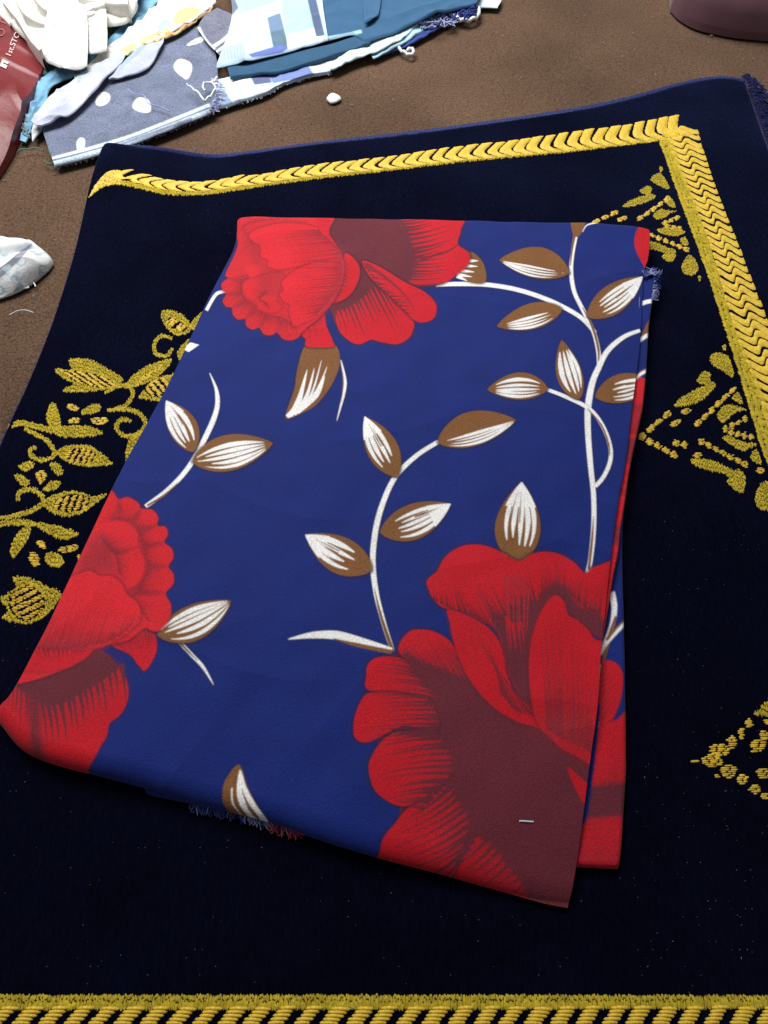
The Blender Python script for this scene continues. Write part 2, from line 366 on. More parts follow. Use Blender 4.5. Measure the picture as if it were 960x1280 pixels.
def piece(name, parts):                                  # parts: list of (poly_px, 'o' olive pile or 'g' bright floats); 2 = child
    po = [p for p, k in parts if k == 'o']; pg = [p for p, k in parts if k == 'g']; ph = [UA(p, ZR) for p, k in parts if k == 'h']
    def make(nm, polys, ang, pitch, seg, jit, wd, hh, m, par, gap=0):
        sg = [threads([UA(p, ZR)]+(ph if m is M_OLIVE else []), ang, pitch, seg, jit, gap) for p in polys]; sg = np.concatenate(sg)
        return mesh_np(nm, *ribs(sg, wd, hh), m, par) if len(sg) else None
    o = None
    if po: o = make(name, po, math.radians(88), .00100, .0042, .0014, .00064, .0006, M_OLIVE, rug)
    if pg: make('metallic_float' if po else name, pg, math.radians(2), .00135, .006, .0014, .0008, .0012, M_GOLD, o or rug, .0003)
def sp(zone, s): return crom(T(zone, s), True, 6)
def band(zone, s, wpx):                                  # outline of a scroll of given width
    c = crom(T(zone, s), n=8); d = np.gradient(c, axis=0); d /= np.linalg.norm(d, axis=1)[:, None]; n = np.stack([-d[:, 1], d[:, 0]], 1)*wpx/2*np.interp(np.linspace(0, 1, len(c)), [0, .1, .9, 1], [.6, 1, 1, .6])[:, None]
    return np.r_[c+n, (c-n)[::-1]]
Z7 = (0, 360, 2.976)
def bars(zone, quad, n, along=.82, th=.66):              # bright floats: n slanting bars inside a leaf from p0 to p1, half-length h
    (x0, y0), (x1, y1), (hx, hy) = T((0, 0, 1), quad); out = []
    for i in range(n):
        t = (i+.5)/n; k = math.sin(math.pi*(.18+.64*t)); cx, cy = x0+(x1-x0)*t, y0+(y1-y0)*t
        wx, wy = (x1-x0)/n*th/2, (y1-y0)/n*th/2
        q = [(cx-hx*k-wx, cy-hy*k-wy), (cx-hx*k+wx, cy-hy*k+wy), (cx+hx*k+wx, cy+hy*k+wy), (cx+hx*k-wx, cy+hy*k-wy)]
        out.append((np.array([(zone[0]+a/zone[2], zone[1]+b/zone[2]) for a, b in q]), 'g'))
    t = np.linspace(0, 1, 12); k = np.sin(np.pi*(.18+.64*t))*1.08; X = x0+(x1-x0)*t; Y = y0+(y1-y0)*t
    hole = np.r_[np.c_[X-hx*k, Y-hy*k], np.c_[X+hx*k, Y+hy*k][::-1]]
    out.append((np.array([zone[0], zone[1]])+hole/zone[2], 'h'))
    return out
def rug_left():
    L = [('leaf', '600,90 640,85 690,110 712,150 695,170 650,175 610,135', ('622,118 690,158 16,-10', 2)),
         ('leaf', '705,140 740,100 768,82 764,120 730,160', None), ('leaf', '690,200 722,190 704,240 672,270 660,240', None),
         ('flower', '205,300 265,305 258,265 330,265 400,300 456,335 440,355 380,378 300,386 230,382 272,352 232,335', ('255,330 420,350 44,30', 5)),
         ('leaf', '460,370 500,320 560,285 636,265 620,300 570,340 510,365', ('510,350 600,292 16,-14', 4)),
         ('leaf', '515,405 560,360 610,330 655,318 642,350 600,420 550,415', ('550,395 625,345 20,24', 4)),
         ('leaf', '480,560 530,530 512,590 468,645', None), ('leaf', '300,462 330,435 372,435 366,460 320,470', None),
         ('leaf', '185,430 205,428 220,470 222,522 190,522 170,480', None), ('leaf', '200,522 270,510 340,515 382,540 330,553 250,556 210,545', None),
         ('leaf', '205,610 260,585 330,585 370,610 417,650 402,660 330,666 260,650', ('245,618 350,632 14,-26', 5)),
         ('petal', '68,662 108,645 127,660 100,682', None), ('petal', '184,656 210,650 236,680 215,697', None), ('petal', '54,700 80,695 112,725 85,738', None), ('petal', '158,752 190,720 226,725 200,752', None),
         ('leaf', '160,800 210,765 280,755 340,775 396,767 370,792 300,840 240,850 190,835', ('205,800 330,800 12,-30', 5)),
         ('leaf', '115,872 190,880 250,895 292,915 240,936 180,915', None), ('leaf', '100,885 114,900 95,950 50,1006 38,970 60,920', None),
         ('petal', '165,1000 190,982 230,1000 236,1025 205,1040 175,1025', None),
         ('flower', '5,1150 60,1115 48,1075 110,1080 170,1108 216,1125 226,1150 190,1200 150,1235 100,1251 40,1242 8,1225 30,1200 8,1172', ('70,1120 130,1225 56,-28', 5))]
    for nm, s, b in L:
        piece(nm, [(sp(Z7, s), 'o')]+(bars(Z7, *b) if b else []))
    for s, wd in (('642,190 600,180 575,210 580,245 620,252 642,225', 5), ('390,390 430,366 480,365 492,400 460,440 400,455', 5), ('400,455 470,450 520,470 542,510 510,545 460,548 433,520 450,490 490,495', 5.5),
                  ('18,522 70,500 130,512 205,535', 7), ('90,522 140,548 182,575 202,620 160,640 120,628 113,602 135,592', 5.5), ('68,795 72,762 120,750 158,780 150,810 90,840 -30,862', 6), ('-30,884 60,872 130,882', 8)):
        piece('scroll', [(band(Z7, s, wd), 'o')])
    for s in ('250,432 290,438 285,455 255,450', '255,486 295,484 290,500 258,502', '338,488 372,480 404,488 385,505 350,505', '135,690 160,678 172,705 148,732', '138,945 160,942 174,965 155,970', '212,972 250,958 288,955 280,975 240,985', '106,992 132,985 150,1025 125,1036', '285,998 300,992 298,1012'):
        piece('metallic_dash', [(sp(Z7, s), 'g')])
rug_left()
def chain(zone, s, n, wpx=2.5, fill=.92):
    (a, b) = T(zone, s); a, b = np.array(a), np.array(b); d = (b-a)/n; 
    for i in range(n):
        p = a+d*(i+.5); h = d*fill/2; l = np.linalg.norm(h); q = np.array([-h[1], h[0]])/l*wpx*random.uniform(.8, 1.2)
        piece('metallic_dash', [(crom([p-h, p-h*.5-q, p+h*.5-q, p+h, p+h*.5+q, p-h*.5+q], True, 3), 'g')])
def rug_right():
    Z3 = (720, 200, 4)
    for s in ('372,95 400,70 430,75 466,130 460,146 420,130 385,110', '320,155 350,130 380,140 375,165 400,180 360,205 300,225 238,236 250,215 310,185 350,175', '385,275 420,245 450,250 502,255 470,265 450,282 410,296', '410,345 460,338 542,355 520,377 460,377 420,364',
              '335,408 400,413 460,440 497,455 490,500 460,507 430,485 445,465 390,450 335,440', '528,530 560,480 590,490 612,545 580,577 540,567', '520,400 545,385 560,420 540,428', '455,215 480,195 497,235 470,232', '418,40 430,36 432,56 420,60', '612,585 622,580 624,604 614,606'):
        piece('leaf', [(sp(Z3, s), 'o')])
    for s, n in (('78,320 212,255', 3), ('200,306 258,284', 1), ('305,302 472,185', 5), ('428,322 518,284', 3), ('362,370 570,455', 6), ('440,330 535,345', 3)): chain(Z3, s, n)
    Z4 = (790, 430, 5.647)
    for s in ('550,100 580,65 650,70 690,110 718,220 690,230 640,190 570,150', '460,250 510,195 555,215 550,260 590,280 570,320 500,390 400,430 296,436 350,380 450,320 520,290 480,280', '600,500 640,445 700,430 806,465 740,480 700,510 640,548', '640,660 700,650 780,690 882,705 820,740 780,752 700,710',
              '425,812 540,810 640,850 720,890 760,885 802,940 790,1042 740,1035 668,970 690,940 640,912 540,890 440,850', '838,800 880,742 916,830 900,848', '708,380 750,343 782,420 740,407', '868,1080 900,1000 960,968 1015,1000 1005,1150 930,1174 880,1140', '640,12 660,8 662,40 645,44'):
        piece('leaf', [(sp(Z4, s), 'o')])
    for s, n in (('40,670 275,475', 4), ('262,578 355,536', 1), ('335,482 425,466', 1), ('440,580 735,305', 6), ('640,608 818,518', 4), ('40,640 325,795', 5), ('285,690 400,716', 2), ('465,672 825,862', 7), ('680,620 862,662', 4), ('875,892 940,888', 1), ('430,785 500,780', 1)): chain(Z4, s, n, 3.2)
    Z8 = (820, 840, 6.857)
    for cx, cy, rx, ry in ((342, 765, 42, 12), (485, 760, 92, 58), (548, 668, 92, 52), (655, 600, 48, 52), (735, 530, 26, 52), (800, 440, 37, 36), (622, 850, 74, 62), (735, 920, 58, 42), (850, 1005, 58, 44), (945, 1062, 45, 26), (880, 622, 66, 42), (930, 545, 40, 42), (960, 425, 50, 26), (925, 865, 70, 45), (520, 895, 30, 14), (865, 672, 50, 14)):
        piece('metallic_dash', [(sp(Z8, ' '.join('%f,%f' % (cx+rx*math.cos(a), cy+ry*math.sin(a)) for a in np.arange(8)*.785)), 'g')])
    piece('leaf', [(sp(Z8, '845,360 900,300 980,230 1060,240 1060,360 950,375'), 'o')])
rug_right()

# border bands: dull pile strip plus braided chevrons, one object for each stitch
def poly_between(a, b): return np.r_[np.asarray(a, float), np.asarray(b, float)[::-1]]
TU = crom(T(PX, '118,236 124,229 131,222 142,216 165,216 190,221 215,225 240,227 270,226 300,221 330,219 384,210 485,199 564,188 660,178 746,166 802,160 857,149'))
TL_ = crom(T(PX, '111,248 120,241 130,235 150,231 177,236 202,242 230,244 260,243 290,239 330,233 384,226 485,214 564,204 660,195 746,186 822,177'))
tu, tl = resample(TU, 200), resample(TL_, 200)
tm = tu*.3+tl*.7
def gold_band(P, ang, pitch, seg, jit, wd=.0008, hh=.0013):
    mesh_np('gold_band', *ribs(threads(UA(P, ZR), ang, pitch, seg, jit), wd, hh), M_OLIVE, rug)
gold_band(poly_between(tm, tl), math.radians(80), .0011, .004, .002)
mesh_np('gold_band', *ribs(threads(UA(poly_between(tu[:13], tl[:13]), ZR), math.radians(40), .0011, .006, .001), .0008, .0011), M_GOLD, rug)   # where the braid turns over the fold
RO = T(PX, '857,149 881,211 925,312 960,404 1060,664'); RD = T(PX, '838,170 851,209 867,249 886,325 916,404 942,465 1000,610'); RI = T(PX, '824,178 855,264 886,347 916,443 951,557 990,668')
RD[3] = (889, 311)
ri, rd, ro = resample(RI, 200), resample(RD, 200), resample(RO, 200)
gold_band(poly_between(ri, rd), math.radians(-66), .0011, .012, .002)
bs, be, bo = T(PX, '-60,1243 480,1243 1020,1244'), T(PX, '-60,1263 480,1263 1020,1262'), T(PX, '-60,1292 480,1292 1020,1292')
gold_band(poly_between(bs, be), math.radians(86), .0010, .006, .0007, .0007, .0006)
def stitch_mesh(path, wdt, hh, n=5):
    """rope of parallel threads along a bent path, unit metres, laid in XY"""
    c = crom(path, n=6); d = np.gradient(c, axis=0); d /= np.linalg.norm(d, axis=1)[:, None]
    V = []; Q = []; nb = 0
    nn = np.stack([-d[:, 1], d[:, 0]], 1)
    for k in range(n):
        o = (k+.5)/n-.5; p = c+nn*o*wdt; sw = np.interp(np.linspace(0, 1, len(c)), [0, .1, .9, 1], [.35, 1, 1, .35])
        zz = hh*(1-.9*(2*o)**2)*(.35+.65*sw)
        v, q = tube(np.c_[p, zz*.6], wdt/n*.68*sw, 5); V.append(v); Q.append(q+nb); nb += len(v)
    me = bpy.data.meshes.new('stitch'); me.from_pydata(np.concatenate(V).tolist(), [], np.concatenate(Q).tolist())
    me.polygons.foreach_set('use_smooth', [True]*len(me.polygons)); me.materials.append(M_GOLD); return me
def lay(me, x, y, ang, sx=1, sy=1, dz=.0004, tilt=0):
    o = bpy.data.objects.new('stitch', me); COL.objects.link(o); o.parent = rug
    o.location = (x, y, zr(x, y)+dz); o.rotation_euler = (0, tilt, ang); o.scale = (sx, sy, 1)
def along(a, b, z, pitch):                               # stations between two border curves, metres
    A, B = resample(UA(a, z), 400), resample(UA(b, z), 400); Mc = (A+B)/2
    s = np.r_[0, np.cumsum(np.linalg.norm(np.diff(Mc, axis=0), axis=1))]; out = []
    for q in np.arange(pitch*.5, s[-1], pitch):
        i = min(np.searchsorted(s, q), 398); t = Mc[i+1]-Mc[max(i-4, 0)]; t /= np.linalg.norm(t); out.append((Mc[i], t, np.linalg.norm(A[i]-B[i])))
    return out
def flat_stitch(prof, across, pitch, fill, hh, swap=False):
    """a flat float of thread: its two long sides follow the same zigzag, one pitch apart less a dark gap"""
    m = 17; t = np.linspace(0, 1, m); off = crom(prof, n=8); off = np.interp(t, off[:, 0], off[:, 1]); w5 = np.array([-.5, -.42, -.2, 0, .2, .42, .5]); k = len(w5)
    jag = RNG.uniform(-.0005, .0005, (m, 2))
    V = []
    for i in range(m):
        e = 1 if 0 < i < m-1 else .55
        for q in w5:
            al = off[i]+q*pitch*fill+(jag[i, 0] if q < -.3 else jag[i, 1] if q > .3 else 0); z = hh*e*(1-(2*abs(q))**4)-.0002+.00018*math.sin(i*2.1+q*9)
            V.append((al, (.5-t[i])*across, z))
    V = np.array(V)
    me = bpy.data.meshes.new('stitch'); Q = grid_quads(k, m); me.from_pydata(V.tolist(), [], Q.tolist()); me.polygons.foreach_set('use_smooth', [True]*len(me.polygons)); me.materials.append(M_GOLD); return me
# far border: chevrons that open towards the right (x along the border, y across it)
W0, P0 = .028, .0165
me_t = [flat_stitch([(0, .011), (.3, .002), (.58, -.004), (.8, .0015), (1, .009)], W0, P0, f, .0011) for f in (.84, .80, .86, .82)]
for i, (p, t, wd) in enumerate(along(tu, tm, ZR, P0)):
    if i < 2: continue
    lay(me_t[i % 4], p[0]+random.uniform(-.0005, .0005), p[1], math.atan2(t[1], t[0])+random.uniform(-.05, .05), random.uniform(.92, 1.06), random.uniform(.95, 1.03)*min(wd/W0, 1.5)*1.02)
# right border: zigzag stitches
W1, P1 = .030, .0128
me_r = [flat_stitch([(0, .004), (.10, .0045), (.42, -.0055), (.60, .0055), (.92, -.0045), (1, -.004)], W1, P1, f, .0009) for f in (.80, .76, .82, .78)]
for i, (p, t, wd) in enumerate(along(rd, ro, ZR, P1)):
    lay(me_r[i % 4], p[0], p[1], math.atan2(t[1], t[0])+random.uniform(-.07, .07), random.uniform(.9, 1.06), random.uniform(.96, 1.02)*wd/W1*1.02)
# near border: slanting stitches
def dash_stitch(k):                                      # a slanting bar of short level floats
    V = []; Q = []; nb = 0
    for r_ in range(13):
        y0 = .0112-r_*.0018; x0 = .0092-r_*.0017+random.uniform(-.0004, .0004); L = .0052*k*random.uniform(.88, 1.08)
        v, q = tube([(x0-L, y0, -.0002), (x0-L*.8, y0, .0007), (x0, y0+.0002, .0012), (x0+L*.8, y0, .0007), (x0+L, y0, -.0002)], np.array([.0004, .00095, .00105, .00095, .0004]), 6); V.append(v); Q.append(q+nb); nb += len(v)
    me = bpy.data.meshes.new('stitch'); me.from_pydata(np.concatenate(V).tolist(), [], np.concatenate(Q).tolist())
    me.polygons.foreach_set('use_smooth', [True]*len(me.polygons)); me.materials.append(M_GOLD); return me
me_b = [dash_stitch(k) for k in (1, .94, 1.05, .98)]
for i, (p, t, wd) in enumerate(along(be, bo, ZR, .0152)):
    lay(me_b[i % 4], p[0], p[1]-.0045, random.uniform(-.04, .04))

# ---------------------------------------------------------------- the folded printed fabric
BLUE, RED, RB, RD_, MAR, BRN, WHT, OUT = (8, 33, 110), (188, 15, 32), (196, 20, 37), (146, 24, 38), (100, 34, 47), (124, 82, 44), (238, 238, 236), (22, 24, 62)
ZT = ZR+.020
cv = Canvas((-40, 255, 830, 1160), ZT, .00032, BLUE)
def leaf(base, tip, wl, wr, white=(-.9, .9), u0=.25, n=4, bend=0., browntip=0., peak=.45, seed=0):
    r = random.Random(seed+int(base[0]*7+base[1])); b, t = np.array(base, float), np.array(tip, float); d = t-b; L = np.linalg.norm(d); d /= L; nrm = np.array([-d[1], d[0]])
    def hw(u): 
        q = u**(math.log(.5)/math.log(peak)); return np.sin(np.pi*np.clip(q, 0, 1))**.8
    def pt(u, v):
        u = np.asarray(u, float); v = np.asarray(v, float)*np.ones_like(u)
        wv = np.where(v > 0, wr, wl)*v*hw(u)
        return b+d*(u*L)[..., None]+nrm*(wv+bend*L*np.sin(np.pi*u)+0)[..., None]
    u = np.linspace(0, 1, 28); o = np.r_[pt(u, 1), pt(u[::-1], -1)[1:-1]]
    c = UA(o, ZT); m = c.mean(0)
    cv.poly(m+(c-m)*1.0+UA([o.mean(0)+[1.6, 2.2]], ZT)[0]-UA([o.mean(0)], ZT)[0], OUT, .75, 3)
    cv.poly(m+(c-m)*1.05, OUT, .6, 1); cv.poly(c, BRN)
    v0, v1 = white; ue = 1-browntip*.7; k = n+1
    for i in range(k):                                    # white streaks, run together towards the tip
        v = v0+(v1-v0)*(i+.5)/k; ub = max(u0-.10, .06)+(.02+.16*r.random() if i % 2 else .10*r.random()); hwid = (wr if v > 0 else wl)
        q = np.linspace(ub, ue, 9); vv = v*np.linspace(.92, 1.0, 9)+r.uniform(-.03, .03)
        mx = (v1-v0)/k*(wl+wr)/2*hw(np.array([.55]))[0]
        wdt = np.interp((q-ub)/(ue-ub), [0, .2, .5, .85, 1], [.12, .56, .84, .86 if not browntip else .62, .75 if not browntip else .1])*mx*np.clip(hw(q)/hw(np.array([.55]))[0]*1.15, .25, 1.1)
        cv.stroke(pt(q, vv), list(wdt*r.uniform(.85, 1.1)), WHT)
    for i in range(1, k):                                 # thin brown veins between them
        v = v0+(v1-v0)*i/k; q = np.linspace(max(u0-.05, .1), r.uniform(.7, .92)*ue, 6); cv.stroke(pt(q, np.full(6, v)+r.uniform(-.03, .03)), [2.2, 1.8, 1.2, .4], BRN)
    if not browntip:                                      # the tip itself is white, with one or two veins in it
        q = np.linspace(.70, 1, 10); a, b2 = max(v0*1.1, -1), min(v1*1.08, 1)
        cv.poly(UA(np.r_[pt(q, np.full(10, b2)), pt(q[::-1], np.full(10, a))], ZT), WHT)
        for _ in range(2):
            v = r.uniform(v0*.5, v1*.6); q = np.linspace(.5, r.uniform(.8, .93), 5); cv.stroke(pt(q, np.full(5, v)), [1.2, 1.6, .8, .2], BRN)
def stem(s, wd, brown=None):
    p = T(PX, s); cv.stroke([(a+1.2, b+1.2) for a, b in p], [q+1.5 for q in wd], OUT, .45, 2); cv.stroke(p, wd, WHT)
    if brown: cv.stroke(T(PX, brown[0]), brown[1], BRN)
def petal(zone, s, col, halo=4.0, dark=None):
    p = T(zone, s); cv.outline(p, dark or (60, 18, 40), halo, .75, 3); cv.fill(p, col); return p

def paint_stems():
    stem('545,356 570,355 610,356 650,363 690,377 725,396 744,416', [5, 5.5, 5.5, 5])
    stem('722,286 716,315 714,340 718,365 730,390 742,415 748,440 749,462', [4, 5, 5, 5.5], ('728,384 741,410 748,437 748,458', [1, 3, 3, 1]))
    cv.stroke(T(PX, '719,290 715,312 713,332'), [4, 2.5, 1], BRN)
    stem('800,413 780,421 760,438 748,460 740,480 735,510 735,540 738,580 742,620 742,660 738,700 734,716', [4, 6, 7, 8, 7, 6, 6, 5], ('742,645 740,675 736,712', [.5, 3, 3.5]))
    stem('684,487 705,495 735,510 752,530 762,555 763,575 755,595 744,608', [4, 5, 5, 5], ('735,511 752,532 761,556 762,570', [1, 2, 2.2, .6]))
    stem('548,552 520,570 495,595 480,625 470,660 466,700 470,740 480,780 491,814', [5, 6, 7, 6.5, 5], ('468,735 474,762 482,788 491,814', [.6, 3, 4, 5]))
    stem('360,799 390,794 420,794 450,801 490,813', [.5, 8, 11, 9, 6], ('416,798 446,806 490,815', [.8, 5, 5.5]))
    stem('262,466 271,490 270,515 255,550 235,585 210,612 182,633', [.5, 5, 6.5, 6, 5.5, 5], ('222,604 205,619 184,632', [.5, 2.4, 2.6]))
    stem('426,450 431,472 431,485 427,503 421,526', [1.5, 3.5, 3.5, .5], ('427,460 429,480 426,505', [.5, 1.6, .3]))
    stem('258,388 267,372 273,366 284,364', [4, 4, 4, 3])
    cv.fill(T(PX, '228,436 238,428 249,431 236,440'), WHT, smooth=False)
    stem('222,800 240,819 254,834 267,856', [4, 4.5, 4, .4], ('222,800 234,813 247,826', [3, 2.5, .4]))
    cv.fill(T(PX, '714,268 733,268 728,288 722,296 716,292'), BRN)
    cv.stroke(T(PX, '728,290 733,282 742,279 756,277'), [.8, 1.6, 1.2], WHT)
def paint_leaves():
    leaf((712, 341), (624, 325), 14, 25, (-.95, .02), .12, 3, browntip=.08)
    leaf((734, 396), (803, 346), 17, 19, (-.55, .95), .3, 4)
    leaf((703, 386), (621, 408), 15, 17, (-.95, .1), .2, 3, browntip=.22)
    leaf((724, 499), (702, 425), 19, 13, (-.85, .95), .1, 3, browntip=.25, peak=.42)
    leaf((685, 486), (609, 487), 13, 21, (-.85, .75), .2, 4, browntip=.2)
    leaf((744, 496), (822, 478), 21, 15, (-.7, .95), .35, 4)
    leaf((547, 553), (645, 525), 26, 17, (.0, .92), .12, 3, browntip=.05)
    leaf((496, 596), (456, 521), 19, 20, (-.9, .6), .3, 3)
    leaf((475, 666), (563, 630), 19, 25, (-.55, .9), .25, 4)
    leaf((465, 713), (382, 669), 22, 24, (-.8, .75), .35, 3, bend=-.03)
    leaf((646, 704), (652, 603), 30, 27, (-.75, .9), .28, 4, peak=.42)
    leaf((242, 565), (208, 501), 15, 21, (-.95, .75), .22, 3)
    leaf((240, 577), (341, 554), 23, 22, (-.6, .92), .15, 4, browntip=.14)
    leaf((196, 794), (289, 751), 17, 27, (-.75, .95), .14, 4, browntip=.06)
    # the larger leaf hanging below the far flower
    p = T(PX, '384,430 372,460 368,486 357,522 376,517 396,505 415,480 425,452 417,430'); cv.outline(p, OUT, 3.5, .6); cv.fill(p, BRN)
    for s, wd in (('359,521 372,505 384,462', [5, 8, .4]), ('362,520 382,498 393,460', [4, 5, .4]), ('364,520 388,495 402,450', [3, 3, .3]), ('368,518 394,492 409,458', [4, 4, .3]), ('372,516 396,494 406,470', [4, 5, .3])): cv.stroke(T(PX, s), wd, WHT)
    # leaf at the near edge
    p = T(PX, '299,956 283,973 278,990 281,1008 300,1026 340,1036 322,1008 310,985'); cv.outline(p, OUT, 3, .6); cv.fill(p, BRN)
    cv.fill(T(PX, '300,962 296,990 302,1010 318,1026 336,1030 320,1006 308,984'), WHT)
    cv.stroke(T(PX, '302,985 309,1004 324,1024'), [.4, 3, 3], BRN); cv.stroke(T(PX, '290,985 291,1004 303,1020'), [2, 2, .4], WHT); cv.stroke(T(PX, '306,1004 314,1015 326,1028'), [.4, 2.5, 2], BRN)
    # leaf behind the far flower's right tip
    p = T(PX, '570,340 585,316 597,320 606,334 606,353 585,352'); cv.outline(p, OUT, 3, .6); cv.fill(p, BRN)
    for a, b in (((572, 343), (590, 346)), ((575, 338), (593, 340)), ((580, 332), (597, 333)), ((586, 326), (598, 326)), ((571, 345), (584, 351))): cv.stroke([a, ((a[0]+b[0])/2, (a[1]+b[1])/2), b], [5, 3, .4], WHT)
    cv.fill(T(PX, '812,278 797,286 793,304 799,322 812,338'), RED)

def paint_far_flower():
    A1, A2 = (260, 260, 4), (400, 260, 4)
    petal(A2, '-60,10 40,20 300,20 690,40 704,110 690,180 738,215 752,250 735,292 690,328 610,380 500,392 400,385 250,290 0,400', MAR)
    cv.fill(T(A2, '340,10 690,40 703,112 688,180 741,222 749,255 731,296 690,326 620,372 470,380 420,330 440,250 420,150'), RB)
    cv.hatch(T(A2, '330,20 410,100 440,170 455,250'), T(A2, '560,20 690,60 700,130 690,185'), 13, None, MAR, .55, .95, .03)
    cv.hatch(T(A2, '455,250 450,310 430,360'), T(A2, '720,215 740,270 650,350'), 8, None, MAR, .6, .95, .02)
    cv.fill(T(A2, '60,10 345,10 428,100 456,170 470,250 464,320 440,378 380,380 250,290 100,200'), MAR, 1, 3)
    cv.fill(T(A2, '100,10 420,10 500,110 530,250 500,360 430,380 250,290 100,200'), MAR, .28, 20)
    cv.stroke(T(A2, '470,275 560,240 640,215 692,182'), [4, 3, 1.2], (120, 28, 44))
    petal(A2, '55,480 130,450 190,380 210,290 260,330 350,440 430,520 470,570 462,625 432,663 380,682 310,673 255,660 200,682 150,667 100,622 68,550', MAR)
    cv.fill(T(A2, '80,520 130,505 210,450 270,395 350,440 430,522 468,572 460,622 430,660 380,680 310,671 255,658 200,680 150,665 95,610'), RB)
    cv.hatch(T(A2, '66,480 130,470 200,420 270,370 330,400'), T(A2, '130,660 220,672 320,665 410,640 460,570'), 15, None, MAR, .5, .92)
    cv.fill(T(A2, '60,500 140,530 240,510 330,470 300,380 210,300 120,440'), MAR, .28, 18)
    petal(A2, '212,265 300,295 420,368 520,418 572,468 582,515 562,557 510,572 470,560 430,520 350,440 255,350', RB)
    cv.hatch(T(A2, '215,275 260,350 350,440 430,520'), T(A2, '330,330 430,400 520,480 540,540'), 16, 3, MAR, .3, .8)
    cv.stroke(T(A2, '230,280 330,350 420,430 480,520'), [5, 3, .5], (130, 32, 48))
    petal(A2, '125,228 168,250 198,300 192,360 160,422 110,462 45,475 60,430 105,380 118,310', RB)
    cv.hatch(T(A2, '110,250 115,310 112,380 90,440'), T(A2, '160,290 165,350 140,410 110,440'), 11, 2.4, (70, 22, 40), .6, 1)
    petal(A1, '470,630 520,560 578,520 592,590 622,660 622,694 498,694 488,655', RB)
    cv.hatch(T(A1, '500,590 540,550 575,530'), T(A1, '515,680 560,680 605,670'), 10, 2.5, RD_, .5, .8)
    ball = '168,40 150,180 130,240 88,330 100,350 68,378 74,410 90,432 74,465 90,492 120,499 125,532 150,557 186,555 192,588 222,607 256,599 282,632 322,634 346,622 372,652 412,662 452,646 485,605 560,545 640,445 680,320 655,220 605,120 600,30'
    petal(A1, ball, (196, 30, 42))
    sc = T(A1, '88,335 68,385 76,470 122,530 188,585 255,622 340,640 410,662 470,630'); ic = T(A1, '230,330 200,350 170,400 190,450 240,490 290,530 350,540 400,560 440,590')
    cv.hatch(ic, sc, 60, 2.2, RD_, .45, .85); 
    for a, b in (('100,352', '190,370'), ('90,432', '180,425'), ('120,498', '200,465'), ('186,555', '240,505'), ('256,599', '300,535'), ('346,622', '370,560')): cv.stroke(T(A1, a+' '+b), [2, 6, 9], (138, 28, 42), .6, 4)
    cv.hatch(T(A1, '240,150 200,120 180,90 300,60 480,75'), T(A1, '150,240 150,170 165,90 250,45 500,50'), 30, 2.4, RD_, .6, 1)
    cv.fill(T(A1, '170,400 185,362 235,345 290,330 350,320 385,345 370,400 345,460 372,490 350,522 300,527 250,507 235,472 190,452'), (204, 30, 42))
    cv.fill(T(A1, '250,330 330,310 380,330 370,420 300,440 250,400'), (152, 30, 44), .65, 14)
    cv.hatch(T(A1, '300,420 280,440 260,450 300,480'), T(A1, '200,380 190,430 240,480 320,525'), 26, 2, RD_, .5, .9)
    cv.outline(T(A1, '170,400 185,362 235,345 290,330 350,320 385,345 370,400 345,460 372,490 350,522 300,527 250,507 235,472 190,452'), (140, 26, 40), 2.5, .6, 3)
    cv.fill(T(A1, '190,300 215,285 260,300 250,330 210,345'), (206, 32, 44))
    cv.fill(T(A1, '200,130 262,180 262,250 300,300 250,290 210,230'), (140, 30, 44), .55, 12)
    for s in ('206,132 260,100 360,78 480,82 560,108 622,160 662,230 674,300 560,272 440,292 360,307 300,292 302,262 264,240 262,187 225,167', '358,430 380,412 370,375 400,340 450,305 560,268 672,288 674,340 652,412 602,482 542,542 470,577 430,592 418,560 404,510 410,482 380,467'):
        p = T(A1, s); cv.outline(p, (140, 24, 38), 4, .7, 3); cv.fill(p, (206, 28, 42))
    cv.hatch(T(A1, '560,110 640,190 668,260 668,300'), T(A1, '250,120 280,190 310,260 380,300'), 32, 2.2, (150, 26, 42), .5, .95)
    cv.hatch(T(A1, '672,300 660,390 600,470 540,535'), T(A1, '390,330 380,420 415,500 440,570'), 34, 2.2, (150, 26, 42), .5, .95)
    cv.fill(T(A1, '640,200 690,260 690,340 650,430 560,540 600,430 640,330'), (160, 40, 54), .5, 12)
    cv.fill(T(A1, '535,20 600,20 606,100 590,140 560,110'), RB, 1)

